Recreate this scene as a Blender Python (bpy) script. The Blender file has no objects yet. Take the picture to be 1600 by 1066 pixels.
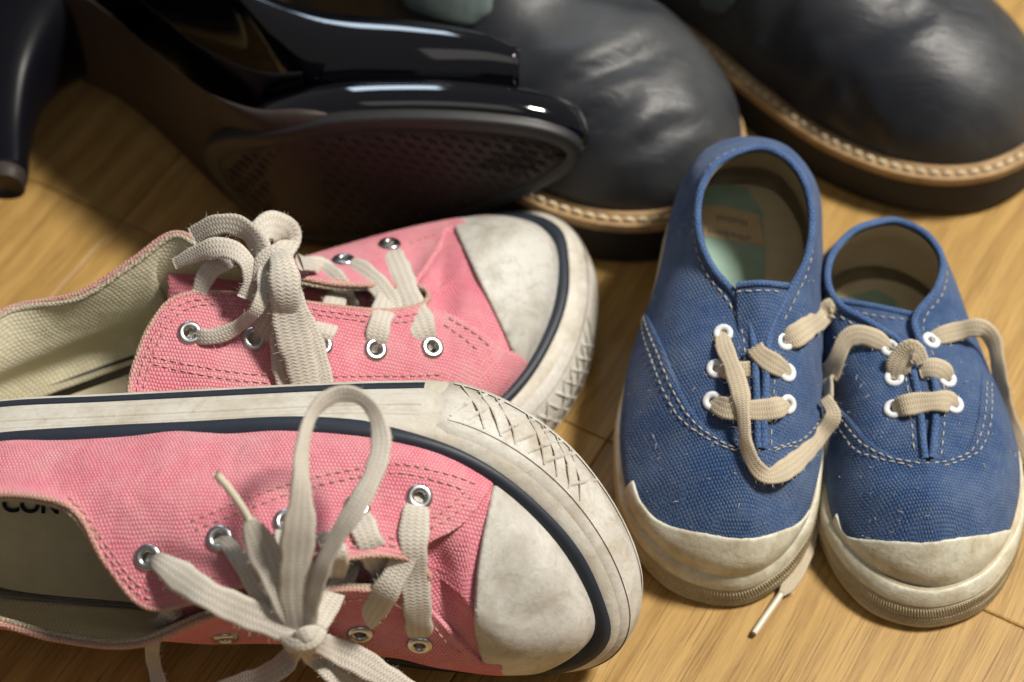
import bpy, bmesh, math, random
import numpy as np
from math import radians, sin, cos, pi
from mathutils import Vector, Matrix
from mathutils.bvhtree import BVHTree

random.seed(7); RNG = np.random.default_rng(7)
scn = bpy.context.scene
COL = scn.collection

# ------------------------------------------------------------------ camera
PITCH = radians(52); DIST = .72; TH = .2475          # camera tilt, distance (m), tan of half the horizontal field
CAM = np.array([0, -DIST*cos(PITCH), DIST*sin(PITCH)])
FW = np.array([0, cos(PITCH), -sin(PITCH)]); RT = np.array([1., 0, 0]); UP = np.cross(RT, FW)
cd = bpy.data.cameras.new('camera'); cam = bpy.data.objects.new('camera', cd); COL.objects.link(cam)
cam.location = CAM; cam.rotation_euler = (pi/2-PITCH, 0, 0)
cd.lens = 50; cd.sensor_width = 100*TH; cd.clip_start = .01; cd.clip_end = 50
cd.dof.use_dof = True; cd.dof.aperture_fstop = 5.0; cd.dof.focus_distance = .615
scn.camera = cam

# ------------------------------------------------------------------ world, lamps, exposure
w = bpy.data.worlds.new('World'); scn.world = w; w.use_nodes = True
w.node_tree.nodes['Background'].inputs[0].default_value = (.62, .61, .60, 1)
w.node_tree.nodes['Background'].inputs[1].default_value = .17
def area(name, loc, target, size, power, col, sy=None):
    l = bpy.data.lights.new(name, 'AREA'); l.energy = power; l.color = col; l.size = size
    if sy: l.shape = 'RECTANGLE'; l.size_y = sy
    o = bpy.data.objects.new(name, l); COL.objects.link(o); o.location = loc
    o.rotation_euler = (Vector(target)-Vector(loc)).to_track_quat('-Z', 'Y').to_euler(); return o
area('key_lamp', (.90, .15, 1.50), (0, -.02, 0), .28, 51, (1, .94, .85))
area('window_light', (-.25, 1.75, 1.35), (0, 0, 0), .6, 8, (.70, .85, 1), .55)
area('room_light', (.15, -1.0, 1.8), (0, 0, 0), 1.2, 2.6, (1, .95, .88))
scn.view_settings.view_transform = 'Standard'; scn.view_settings.look = 'None'
scn.view_settings.exposure = -.12; scn.view_settings.gamma = 1
scn.cycles.max_bounces = 6

# ------------------------------------------------------------------ geometry helpers (cm in, metres out)
A = np.array
def ray(u, v): return FW + RT*((u-800)/800*TH) - UP*((v-533)/800*TH)
def P(u, v, z):                                       # the point at height z (cm) seen at u, v
    d = ray(u, v); return CAM*100 + d*((z/100-CAM[2])/d[2])*100
def unit(a): a = A(a, float); return a/max(np.linalg.norm(a), 1e-9)
def crf(p0, p1, p2, p3, t):
    return .5*((2*p1)+(p2-p0)*t+(2*p0-5*p1+4*p2-p3)*t*t+(3*p1-p0-3*p2+p3)*t**3)
def spline(pts, n, closed=False):
    pts = A(pts, float); m = len(pts); segs = m if closed else m-1; out = []
    k = max(2, int(math.ceil(n/segs)))
    for i in range(segs):
        if closed: q = [pts[(i+a) % m] for a in (-1, 0, 1, 2)]
        else:
            q = [pts[i-1] if i > 0 else 2*pts[0]-pts[1], pts[i], pts[i+1], pts[i+2] if i+2 < m else 2*pts[-1]-pts[-2]]
        for t in np.arange(k)/k: out.append(crf(*q, t))
    if not closed: out.append(pts[-1])
    return A(out)
def resample(pts, n=None, step=None, closed=False):
    pts = A(pts, float)
    if closed: pts = np.vstack([pts, pts[:1]])
    d = np.r_[0, np.cumsum(np.linalg.norm(np.diff(pts[:, :3], axis=0), axis=1))]
    if n is None: n = max(3, int(d[-1]/step)+1)
    s = np.linspace(0, d[-1], n+1 if closed else n)
    if closed: s = s[:-1]
    return np.stack([np.interp(s, d, pts[:, k]) for k in range(pts.shape[1])], 1)

def empty(name, loc, label, cat, rotz=0, group=None):
    o = bpy.data.objects.new(name, None); COL.objects.link(o); o.empty_display_size = .02
    o.location = A(loc)/100; o.rotation_euler = (0, 0, rotz); o['label'] = label; o['category'] = cat
    if group: o['group'] = group
    return o
def mesh(name, V, F, mat, parent=None, smooth=True, uv=None, stuff=False, label=None, attr=None):
    V = A(V, float)/100
    if parent is not None:
        chain = []; q = parent
        while q is not None: chain.append(q); q = q.parent
        M = Matrix.Identity(4)
        for q in reversed(chain): M = M @ q.matrix_basis
        Mi = A(M.inverted()); V = V @ Mi[:3, :3].T + Mi[:3, 3]
    me = bpy.data.meshes.new(name); me.from_pydata(V.tolist(), [], [list(map(int, f)) for f in F])
    if uv is not None:
        l = me.uv_layers.new(name='UV'); idx = np.zeros(len(me.loops), int); me.loops.foreach_get('vertex_index', idx)
        l.data.foreach_set('uv', A(uv, float)[idx].ravel())
    me.materials.append(mat)
    if smooth: me.polygons.foreach_set('use_smooth', [True]*len(me.polygons))
    me.update()
    o = bpy.data.objects.new(name, me); COL.objects.link(o)
    if parent is not None: o.parent = parent
    if stuff: o['kind'] = 'stuff'
    if label: o['label'] = label
    return o
def gridfaces(nu, nv, cu=False, cv=False, off=0):
    f = []
    for i in range(nu if cu else nu-1):
        for j in range(nv if cv else nv-1):
            a, b = i, (i+1) % nu; c, d = j, (j+1) % nv
            f.append((off+a*nv+c, off+b*nv+c, off+b*nv+d, off+a*nv+d))
    return f

class Surf:
    """interpolating surface through a net of control points rows[i][j]; i runs round the shoe"""
    def __init__(s, rows, ku=14, kv=14, closed=True, flip=False, wrinkle=None):
        R = A(rows, float); I, J = R.shape[:2]
        cols = []
        for j in range(J): cols.append(spline(R[:, j], (I if closed else I-1)*ku, closed))
        G = A(cols).transpose(1, 0, 2); out = []
        for r in G: out.append(spline(r, (J-1)*kv))
        s.g = A(out); s.closed = closed; s.flip = flip; s.ku = ku; s.kv = kv; s.nu, s.nv = s.g.shape[:2]
        s.finish()
        if wrinkle is not None:
            s.g = s.g + s.n*wrinkle(s.g, s)[..., None]; s.finish()
    def finish(s):
        g = s.g
        du = (np.roll(g, -1, 0)-np.roll(g, 1, 0)) if s.closed else np.gradient(g, axis=0)
        dv = np.gradient(g, axis=1); n = np.cross(du, dv)
        if s.flip: n = -n
        s.n = n/np.maximum(np.linalg.norm(n, axis=2, keepdims=True), 1e-9)
        if s.closed:                                   # always outward
            j = s.nv//4; o = ((g[:, j]-g[:, j].mean(0))*s.n[:, j]).sum()
            if o < 0: s.n = -s.n; s.flip = not s.flip
        s.F = gridfaces(s.nu, s.nv, s.closed)
        s.bvh = BVHTree.FromPolygons((g.reshape(-1, 3)).tolist(), s.F)
        s.len = np.concatenate([np.zeros((s.nu, 1)), np.cumsum(np.linalg.norm(np.diff(g, axis=1), axis=2), axis=1)], 1)
    def at(s, u, v, off=0):                            # u, v in grid units
        i = math.floor(u); fu = u-i; j = min(max(int(math.floor(v)), 0), s.nv-2); fv = min(max(v-j, 0), 1)
        a, b = (i % s.nu, (i+1) % s.nu) if s.closed else (min(max(i, 0), s.nu-1), min(max(i+1, 0), s.nu-1))
        def L(q): return (q[a, j]*(1-fu)+q[b, j]*fu)*(1-fv)+(q[a, j+1]*(1-fu)+q[b, j+1]*fu)*fv
        n = unit(L(s.n)); return L(s.g)+n*off, n
    def param(s, p, f):                                # grid coordinates of a point on face f
        i, j = divmod(f, s.nv-1); a = s.g[i, j]; b = s.g[(i+1) % s.nu, j]; d = s.g[i, j+1]
        m = np.stack([b-a, d-a], 1); q = np.linalg.lstsq(m, p-a, rcond=None)[0]
        return i+min(max(q[0], 0), 1), j+min(max(q[1], 0), 1)
    def hit(s, u, v):
        d = ray(u, v); h = s.bvh.ray_cast(Vector(CAM*100), Vector(unit(d)))
        if h[0] is None: return None
        p = A(h[0]); uv = s.param(p, h[2]); _, n = s.at(*uv)
        return p, n, uv
    def near(s, p):
        h = s.bvh.find_nearest(Vector(p)); q = A(h[0]); uv = s.param(q, h[2]); return q, s.at(*uv)[1], uv
    def vback(s, i, dist):                             # v at a distance below the top edge
        L = s.len[i % s.nu]; return float(np.interp(L[-1]-dist, L, np.arange(s.nv)))
def clip(V, F, f, extra):
    """keep the part of a quad mesh where f > 0; extra: list of per-vertex arrays carried along"""
    V = list(map(A, V)); ex = [list(map(A, e)) for e in extra]; f = list(f); cache = {}; out = []
    def cut(a, b):
        k = (min(a, b), max(a, b))
        if k not in cache:
            t = f[a]/(f[a]-f[b]); cache[k] = len(V); V.append(V[a]*(1-t)+V[b]*t)
            for e in ex: e.append(e[a]*(1-t)+e[b]*t)
            f.append(0.)
        return cache[k]
    for q in F:
        s = [f[a] > 0 for a in q]
        if all(s): out.append(list(q)); continue
        if not any(s): continue
        poly = []
        for k in range(len(q)):
            a, b = q[k], q[(k+1) % len(q)]
            if f[a] > 0: poly.append(a)
            if (f[a] > 0) != (f[b] > 0): poly.append(cut(a, b))
        if len(poly) >= 3: out.append(poly)
    used = sorted({i for q in out for i in q}); mp = {o: n for n, o in enumerate(used)}
    return A([V[i] for i in used]), [[mp[i] for i in q] for q in out], [A([e[i] for i in used]) for e in ex]
def skirt(V, F, N, depth):
    """thickness: boundary edges turned down along the normals"""
    cnt = {}
    for q in F:
        for k in range(len(q)):
            a, b = q[k], q[(k+1) % len(q)]; key = (min(a, b), max(a, b)); cnt[key] = (cnt.get(key, (0,))[0]+1, a, b)
    E = [(a, b) for c, a, b in cnt.values() if c == 1]; V = list(V); mp = {}; F = list(F)
    for a, b in E:
        for x in (a, b):
            if x not in mp: mp[x] = len(V); V.append(V[x]-N[x]*depth)
        F.append([b, a, mp[a], mp[b]])
    return A(V), F, mp
def layer(name, S, mat, parent, off=0., f=None, thick=0., uv=None, holes=(), label=None, bev=.03, jit=0, flipf=False):
    V = (S.g+S.n*off).reshape(-1, 3); N = S.n.reshape(-1, 3); UVs = weave_uv(S) if uv is None else uv(S)
    UVs = UVs.reshape(-1, 2); F = S.F; val = np.full(len(V), 1.)
    if f is not None:
        val = f(S).reshape(-1)
        if jit: val = val+RNG.normal(0, jit, len(val))
    for c, n, r in holes:
        d = V-c; al = d@n; pr = np.linalg.norm(d-al[:, None]*n, axis=1)
        val = np.minimum(val, np.where(np.abs(al) < .8, pr-r, 9))
    if f is not None or len(holes): V, F, (N, UVs) = clip(V, F, val, [N, UVs])
    if thick:
        n0 = len(V); V, F, mp = skirt(V, F, N, thick); UVs = np.vstack([UVs, UVs[list(mp.keys())]]) if mp else UVs
        if bev:                                        # ease the rim edge
            for a in mp: V[a] = V[a]-N[a]*bev
    if S.flip != flipf: F = [list(q)[::-1] for q in F]
    return mesh(name, V, F, mat, parent, uv=UVs, label=label)
def weave_uv(S):
    c = S.frame; q = (S.g.reshape(-1, 3)-c[0])@c[1]     # to shoe axes
    x, y, z = q[:, 0], q[:, 1], q[:, 2]
    return np.stack([x-.6*z, 4.4*np.arctan2(y, z+1.2)], 1)
def sweep(path, prof, closed=False, normals=None, up=(0, 0, 1)):
    """rings of a profile [(side, up)...] swept along a path; returns grid (n, k, 3)"""
    path = A(path, float); n = len(path)
    T = (np.roll(path, -1, 0)-np.roll(path, 1, 0)) if closed else np.gradient(path, axis=0)
    T /= np.maximum(np.linalg.norm(T, axis=1, keepdims=True), 1e-9)
    N = np.tile(A(up, float), (n, 1)) if normals is None else A(normals, float)
    N = N-(N*T).sum(1, keepdims=True)*T; N /= np.maximum(np.linalg.norm(N, axis=1, keepdims=True), 1e-9)
    B = np.cross(T, N); out = []
    for i in range(n):
        pr = prof(i/(n-1 if n > 1 else 1)) if callable(prof) else prof
        out.append([path[i]+B[i]*a+N[i]*b for a, b in pr])
    return A(out)
def circ(r, k=8, ry=None): return [(r*cos(2*pi*i/k), (ry or r)*sin(2*pi*i/k)) for i in range(k)]
def tube(name, path, r, mat, parent, closed=False, k=8, normals=None, ry=None, stuff=False, label=None, caps=True):
    if callable(r): pf = lambda t: circ(r(t), k)
    else: pf = circ(r, k, ry)
    G = sweep(path, pf, closed, normals); nu, nv = G.shape[:2]
    F = gridfaces(nu, nv, closed, True)
    L = np.r_[0, np.cumsum(np.linalg.norm(np.diff(A(path, float), axis=0), axis=1))]
    uv = np.stack([np.repeat(L, nv), np.tile(np.arange(nv)/nv, nu)], 1)
    if not closed and caps: F += [list(range(nv))[::-1], [(nu-1)*nv+i for i in range(nv)]]
    return mesh(name, G.reshape(-1, 3), F, mat, parent, uv=uv, stuff=stuff, label=label)
class Bag:                                             # many tiny pieces in one mesh (kind stuff)
    def __init__(s): s.V = []; s.F = []
    def add(s, V, F):
        o = len(s.V); s.V += [list(map(float, v)) for v in V]; s.F += [[i+o for i in f] for f in F]
    def build(s, name, mat, parent, stuff=True, smooth=True):
        if s.V: return mesh(name, s.V, s.F, mat, parent, stuff=stuff, smooth=smooth)
def stitch_geo(p, t, n, L, r):
    b = np.cross(t, n); V = []
    for a, h, s in ((-.5, -.3, .55), (-.25, .75, 1), (.25, .75, 1), (.5, -.3, .55)):
        c = p+t*a*L+n*h*r
        V += [c+b*r*s, c+n*r*.8*s, c-b*r*s, c-n*r*.5*s]
    F = [(i*4+k, i*4+(k+1) % 4, i*4+4+(k+1) % 4, i*4+4+k) for i in range(3) for k in range(4)]+[(3, 2, 1, 0), (12, 13, 14, 15)]
    return V, F

# ------------------------------------------------------------------ materials
def new_mat(name, rough=.8, spec=.3):
    m = bpy.data.materials.new(name); m.use_nodes = True; nt = m.node_tree; b = nt.nodes['Principled BSDF']
    b.inputs['Roughness'].default_value = rough; b.inputs['Specular IOR Level'].default_value = spec
    return m, nt, b
def nd(nt, typ, **kw):
    n = nt.nodes.new(typ)
    for k, v in kw.items():
        if k.startswith('i_'):
            key = k[2:]; key = int(key) if key.isdigit() else key.replace('_', ' '); n.inputs[key].default_value = v
        else: setattr(n, k, v)
    return n
def lk(nt, a, b): nt.links.new(a, b)
def rgb(c): return (*c, 1)
def mixc(nt, fac, a, b, mode='MIX'):
    n = nt.nodes.new('ShaderNodeMix'); n.data_type = 'RGBA'; n.blend_type = mode
    for s, v in ((0, fac), (6, a), (7, b)):
        if hasattr(v, 'is_linked') or hasattr(v, 'links'): nt.links.new(v, n.inputs[s])
        else: n.inputs[s].default_value = v if s == 0 else rgb(v)
    return n.outputs[2]
def math_(nt, op, a, b=0., clampit=False):
    n = nt.nodes.new('ShaderNodeMath'); n.operation = op; n.use_clamp = clampit
    for s, v in ((0, a), (1, b)):
        if hasattr(v, 'links'): nt.links.new(v, n.inputs[s])
        else: n.inputs[s].default_value = v
    return n.outputs[0]
def ramp(nt, fac, stops):
    n = nt.nodes.new('ShaderNodeValToRGB'); cr = n.color_ramp
    while len(cr.elements) < len(stops): cr.elements.new(.5)
    for e, (p, c) in zip(cr.elements, stops): e.position = p; e.color = rgb(c) if len(c) == 3 else c
    nt.links.new(fac, n.inputs[0]); return n.outputs[0]
def noise(nt, scale, detail=3, rough=.5, vec=None, dist=0):
    n = nd(nt, 'ShaderNodeTexNoise'); n.inputs['Scale'].default_value = scale; n.inputs['Detail'].default_value = detail
    n.inputs['Roughness'].default_value = rough; n.inputs['Distortion'].default_value = dist
    if vec is None:
        tc = nd(nt, 'ShaderNodeTexCoord'); vec = tc.outputs['Object']
    nt.links.new(vec, n.inputs['Vector']); return n.outputs['Fac']
def bump(nt, b, h, strength=.5, dist=.0005, prev=None):
    n = nd(nt, 'ShaderNodeBump'); n.inputs['Strength'].default_value = strength; n.inputs['Distance'].default_value = dist
    nt.links.new(h, n.inputs['Height'])
    if prev is not None: nt.links.new(prev, n.inputs['Normal'])
    if b is not None: nt.links.new(n.outputs[0], b.inputs['Normal'])
    return n.outputs[0]
def canvas(name, thread, pit, worn, freq=9.0, wear=.5, dust=None, strength=.9, rot=(0, 0, 0)):
    m, nt, b = new_mat(name, .92, .12)
    tc = nd(nt, 'ShaderNodeTexCoord'); wob = nd(nt, 'ShaderNodeTexNoise'); wob.inputs['Scale'].default_value = 90; lk(nt, tc.outputs['Object'], wob.inputs['Vector'])
    add = nd(nt, 'ShaderNodeVectorMath', operation='MULTIPLY_ADD'); lk(nt, wob.outputs['Color'], add.inputs[0]); add.inputs[1].default_value = (.0022, .0022, .0022); lk(nt, tc.outputs['Object'], add.inputs[2])
    rt = nd(nt, 'ShaderNodeMapping'); rt.inputs['Rotation'].default_value = rot; lk(nt, add.outputs[0], rt.inputs[0])
    rn = nd(nt, 'ShaderNodeMapping', vector_type='NORMAL'); rn.inputs['Rotation'].default_value = rot; lk(nt, tc.outputs['Normal'], rn.inputs[0])
    sp = nd(nt, 'ShaderNodeSeparateXYZ'); lk(nt, rt.outputs[0], sp.inputs[0]); sn = nd(nt, 'ShaderNodeSeparateXYZ'); lk(nt, rn.outputs[0], sn.inputs[0])
    PH = [math_(nt, 'MULTIPLY', sp.outputs[k], freq*50*(1, .94, 1.03)[k]) for k in range(3)]
    def cell(p, q):                                    # plain weave: rows of threads, every other row shifted by half a stitch
        par = math_(nt, 'MULTIPLY', math_(nt, 'MODULO', math_(nt, 'FLOOR', math_(nt, 'ADD', PH[q], 5000)), 2), .5)
        a = math_(nt, 'ABSOLUTE', math_(nt, 'SINE', math_(nt, 'MULTIPLY', math_(nt, 'ADD', PH[p], par), pi)))
        c_ = math_(nt, 'ABSOLUTE', math_(nt, 'SINE', math_(nt, 'MULTIPLY', PH[q], pi)))
        return math_(nt, 'MULTIPLY', a, math_(nt, 'POWER', c_, .6))
    W3 = [math_(nt, 'POWER', math_(nt, 'ABSOLUTE', sn.outputs[k]), 6) for k in range(3)]
    den = math_(nt, 'ADD', math_(nt, 'ADD', W3[0], W3[1]), W3[2])
    pr = math_(nt, 'ADD', math_(nt, 'ADD', math_(nt, 'MULTIPLY', W3[0], cell(1, 2)), math_(nt, 'MULTIPLY', W3[1], cell(0, 2))), math_(nt, 'MULTIPLY', W3[2], cell(0, 1)))
    pr = math_(nt, 'DIVIDE', pr, den)
    h = pr
    nz = noise(nt, 2600, 2)
    hh = math_(nt, 'ADD', h, math_(nt, 'MULTIPLY', nz, .7))
    fac = ramp(nt, h, [(.05, (0, 0, 0)), (.6, (1, 1, 1))])
    big = noise(nt, 55, 5, .65); med = noise(nt, 260, 4, .7)
    wf = ramp(nt, math_(nt, 'MULTIPLY_ADD', med, .45), [(.48, (0, 0, 0)), (.78, (1, 1, 1))]); 
    mm = [n for n in nt.nodes if n.bl_idname == 'ShaderNodeMath'][-1]; lk(nt, math_(nt, 'MULTIPLY', big, .75), mm.inputs[2])
    c = mixc(nt, fac, pit, thread)
    c = mixc(nt, math_(nt, 'MULTIPLY', wf, wear), c, worn)
    fz = ramp(nt, noise(nt, 1500, 3, .8), [(.60, (0, 0, 0)), (.75, (1, 1, 1))])
    c = mixc(nt, math_(nt, 'MULTIPLY', fz, .28), c, tuple(min(1, x*1.25+.12) for x in worn))
    if dust is not None:
        dd = ramp(nt, noise(nt, 34, 4, .7), [(.5, (0, 0, 0)), (.72, (1, 1, 1))]); c = mixc(nt, math_(nt, 'MULTIPLY', dd, .45), c, dust)
    lk(nt, c, b.inputs['Base Color'])
    b.inputs['Sheen Weight'].default_value = .12; b.inputs['Sheen Roughness'].default_value = .5
    n1 = bump(nt, None, noise(nt, 90, 3), .35, .003); bump(nt, b, hh, strength, .00035, n1); return m
def rubber(name, col, dirt, rough=.5, amt=.6, scale=60, fine=None, spec=.35):
    m, nt, b = new_mat(name, rough, spec)
    n1 = noise(nt, scale, 7, .68, dist=.4); n2 = noise(nt, scale*9, 4, .7)
    f = ramp(nt, n1, [(.42, (0, 0, 0)), (.68, (1, 1, 1))]); f2 = ramp(nt, n2, [(.52, (0, 0, 0)), (.75, (1, 1, 1))])
    c = mixc(nt, math_(nt, 'MULTIPLY', f, amt), col, dirt); c = mixc(nt, math_(nt, 'MULTIPLY', f2, amt*.45), c, tuple(x*.7 for x in dirt))
    sc = nd(nt, 'ShaderNodeTexVoronoi', feature='DISTANCE_TO_EDGE'); sc.inputs['Scale'].default_value = scale*.9
    tc = nd(nt, 'ShaderNodeTexCoord'); wn = nd(nt, 'ShaderNodeTexNoise'); wn.inputs['Scale'].default_value = scale*2; lk(nt, tc.outputs['Object'], wn.inputs['Vector'])
    vm = nd(nt, 'ShaderNodeVectorMath', operation='MULTIPLY_ADD'); lk(nt, wn.outputs['Color'], vm.inputs[0]); vm.inputs[1].default_value = (.02, .02, .02); lk(nt, tc.outputs['Object'], vm.inputs[2]); lk(nt, vm.outputs[0], sc.inputs['Vector'])
    cr_ = ramp(nt, sc.outputs['Distance'], [(0, (1, 1, 1)), (.03, (0, 0, 0))])
    c = mixc(nt, math_(nt, 'MULTIPLY', math_(nt, 'MULTIPLY', cr_, n2), amt*.35), c, tuple(x*.45 for x in dirt))
    lk(nt, c, b.inputs['Base Color'])
    rr = math_(nt, 'MULTIPLY_ADD', n1, .3); nt.nodes[-1].inputs[2].default_value = rough-.12; lk(nt, rr, b.inputs['Roughness'])
    b.inputs['Subsurface Weight'].default_value = .08; b.inputs['Subsurface Radius'].default_value = (.004, .003, .002); b.inputs['Subsurface Scale'].default_value = 1
    bump(nt, b, math_(nt, 'ADD', n2, math_(nt, 'MULTIPLY', n1, 1.5)), .35, .0006); return m
def plain(name, col, rough=.5, spec=.4, metal=0, nscale=300, namt=.25, bs=.2, coat=0):
    m, nt, b = new_mat(name, rough, spec); b.inputs['Metallic'].default_value = metal
    n = noise(nt, nscale, 4, .6); c = mixc(nt, math_(nt, 'MULTIPLY', n, namt*2), col, tuple(x*.55 for x in col)); lk(nt, c, b.inputs['Base Color'])
    if coat: b.inputs['Coat Weight'].default_value = coat; b.inputs['Coat Roughness'].default_value = .04
    if bs: bump(nt, b, n, bs, .0004)
    return m
def lace_mat(name, col, dark, freq=5.2):
    m, nt, b = new_mat(name, .95, .1)
    uv = nd(nt, 'ShaderNodeUVMap'); sp = nd(nt, 'ShaderNodeSeparateXYZ'); lk(nt, uv.outputs[0], sp.inputs[0])
    # braid: chevrons, u along the lace (cm), v across (0..1 round the section)
    ab = math_(nt, 'ABSOLUTE', math_(nt, 'SUBTRACT', math_(nt, 'FRACT', math_(nt, 'MULTIPLY', sp.outputs[1], 8)), .5))
    ph = math_(nt, 'ADD', math_(nt, 'MULTIPLY', sp.outputs[0], freq), math_(nt, 'MULTIPLY', ab, 1.1))
    tri = math_(nt, 'ABSOLUTE', math_(nt, 'SUBTRACT', math_(nt, 'FRACT', ph), .5))
    cross = math_(nt, 'MULTIPLY', math_(nt, 'SUBTRACT', .5, ab), 1.2)
    h = math_(nt, 'ADD', math_(nt, 'SUBTRACT', 1.0, math_(nt, 'MULTIPLY', tri, 2)), cross)
    n1 = noise(nt, 140, 5, .7); n2 = noise(nt, 2200, 3, .7)
    f = ramp(nt, math_(nt, 'ADD', math_(nt, 'MULTIPLY', h, .38), math_(nt, 'MULTIPLY', n2, .7)), [(.3, (0, 0, 0)), (.95, (1, 1, 1))])
    c = mixc(nt, f, dark, col)
    c = mixc(nt, math_(nt, 'MULTIPLY', ramp(nt, n1, [(.45, (0, 0, 0)), (.75, (1, 1, 1))]), .5), c, dark)
    lk(nt, c, b.inputs['Base Color']); b.inputs['Sheen Weight'].default_value = .2
    bump(nt, b, math_(nt, 'ADD', h, math_(nt, 'MULTIPLY', n2, 1.1)), .42, .0004); return m
M = {}
M['pink'] = canvas('pink_canvas', (.76, .265, .325), (.54, .105, .155), (.74, .45, .45), 20, .45)
M['pinkvamp'] = canvas('pink_vamp_canvas', (.75, .245, .31), (.52, .09, .14), (.74, .42, .43), 20, .4)
M['pinkedge'] = canvas('pink_edge_canvas', (.60, .33, .28), (.42, .15, .15), (.56, .42, .33), 18, .75)
M['cream'] = canvas('cream_lining_canvas', (.68, .63, .45), (.50, .46, .30), (.72, .68, .54), 15, .5, strength=.45)
M['binding'] = canvas('cream_binding', (.50, .44, .32), (.28, .22, .16), (.55, .50, .40), 15, .6)
M['blue'] = canvas('blue_canvas', (.045, .100, .235), (.012, .028, .090), (.15, .20, .30), 20, .45, dust=(.13, .18, .26))
M['blueedge'] = canvas('blue_piping_canvas', (.062, .118, .26), (.022, .048, .13), (.14, .22, .38), 16, .4, strength=.5)
M['bluelining'] = canvas('beige_lining_canvas', (.60, .51, .35), (.42, .34, .21), (.64, .56, .42), 15, .5, strength=.4)
M['white'] = rubber('white_rubber', (.58, .56, .51), (.33, .275, .20), .5, .75)
M['foxwhite'] = rubber('white_foxing_rubber', (.60, .575, .51), (.38, .31, .21), .45, .65, 45)
M['cap'] = rubber('grimy_toe_cap_rubber', (.56, .55, .51), (.29, .255, .20), .5, .8, 42)
M['yellowed'] = rubber('yellowed_rubber', (.57, .50, .35), (.34, .25, .13), .45, .6, 70)
M['creamcap'] = rubber('cream_bumper_rubber', (.65, .63, .52), (.38, .32, .19), .36, .8, 75, spec=.5)
M['navy'] = plain('navy_stripe_rubber', (.022, .028, .042), .5, .35, 0, 300, .3, .25)
M['steel'] = plain('eyelet_steel', (.58, .58, .58), .28, .5, 1, 500, .15, .1)
M['enamel'] = plain('white_enamel', (.72, .74, .76), .3, .5, 0, 200, .1, .05)
M['pinklace'] = lace_mat('greyish_cotton_lace', (.66, .62, .55), (.42, .38, .32), 9)
M['bluelace'] = lace_mat('beige_cotton_lace', (.60, .52, .39), (.40, .33, .23), 13)
M['aglet'] = plain('milky_plastic', (.62, .58, .46), .3, .5, 0, 150, .15, .1)
M['threadpink'] = plain('dusty_pink_thread', (.66, .40, .36), .9, .1, 0, 800, .3, .1)
M['threadwhite'] = plain('off_white_thread', (.58, .54, .46), .9, .1, 0, 800, .35, .1)
M['fuzz'] = plain('cotton_fibre', (.60, .56, .50), .9, .1, 0, 100, .1, 0)
M['teal'] = plain('teal_insole', (.34, .50, .42), .8, .2, 0, 160, .4, .2)
M['tan'] = plain('tan_print', (.62, .48, .30), .8, .2, 0, 240, .35, .1)
M['ink'] = plain('faded_blue_ink', (.16, .20, .24), .8, .2, 0, 500, .3, 0)
M['navyink'] = plain('navy_ink', (.012, .018, .04), .8, .2, 0, 500, .3, 0)
M['insole'] = plain('beige_insole', (.64, .58, .42), .85, .2, 0, 160, .3, .2)
M['patent'] = plain('black_patent_leather', (.003, .0035, .006), .07, .6, 0, 60, .3, .12, coat=1)
M['heelblack'] = plain('black_heel_lacquer', (.005, .005, .008), .36, .15, 0, 60, .3, .05)
M['solerubber'] = plain('dark_brown_sole_rubber', (.040, .029, .025), .55, .3, 0, 220, .4, .4)
M['soleedge'] = plain('grey_sole_edge', (.020, .020, .022), .5, .4, 0, 200, .3, .2)
M['blacksole'] = plain('black_rubber_sole', (.020, .019, .022), .6, .3, 0, 200, .3, .3)
M['welt'] = rubber('tan_leather_welt', (.42, .28, .14), (.20, .115, .05), .5, .75, 110)
M['weltthread'] = plain('cream_welt_thread', (.74, .62, .42), .7, .2, 0, 300, .2, .1)
M['suede'] = plain('grey_green_suede', (.13, .165, .16), .95, .1, 0, 260, .5, .7)
def leather(name, col, light, rough=.42):
    m, nt, b = new_mat(name, rough, .38)
    tc = nd(nt, 'ShaderNodeTexCoord'); mp = nd(nt, 'ShaderNodeMapping'); lk(nt, tc.outputs['Object'], mp.inputs[0])
    mp.inputs['Rotation'].default_value = (0, 0, radians(-25)); mp.inputs['Scale'].default_value = (1, 2.6, 1)
    n1 = noise(nt, 11, 3, .5, mp.outputs[0], .3); n2 = noise(nt, 90, 5, .65); n3 = noise(nt, 1400, 3, .6)
    c = mixc(nt, ramp(nt, n1, [(.38, (0, 0, 0)), (.68, (1, 1, 1))]), col, light)
    c = mixc(nt, math_(nt, 'MULTIPLY', ramp(nt, n2, [(.45, (0, 0, 0)), (.85, (1, 1, 1))]), .4), c, tuple(x*.5 for x in col)); lk(nt, c, b.inputs['Base Color'])
    r = math_(nt, 'MULTIPLY_ADD', n1, .35); nt.nodes[-1].inputs[2].default_value = rough-.12; lk(nt, r, b.inputs['Roughness'])
    mp2 = nd(nt, 'ShaderNodeMapping'); lk(nt, tc.outputs['Object'], mp2.inputs[0]); mp2.inputs['Rotation'].default_value = (0, 0, radians(38)); mp2.inputs['Scale'].default_value = (1, 4.5, 1)
    cz = noise(nt, 30, 4, .55, mp2.outputs[0], .6); cz = ramp(nt, cz, [(.38, (0, 0, 0)), (.5, (1, 1, 1)), (.62, (.7, .7, .7))])
    n = bump(nt, None, cz, .10, .0022)
    bump(nt, b, math_(nt, 'ADD', n2, math_(nt, 'MULTIPLY', n3, .5)), .22, .0009, n); return m
M['leather'] = leather('black_oiled_leather', (.017, .019, .025), (.058, .062, .064), .38)

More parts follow.
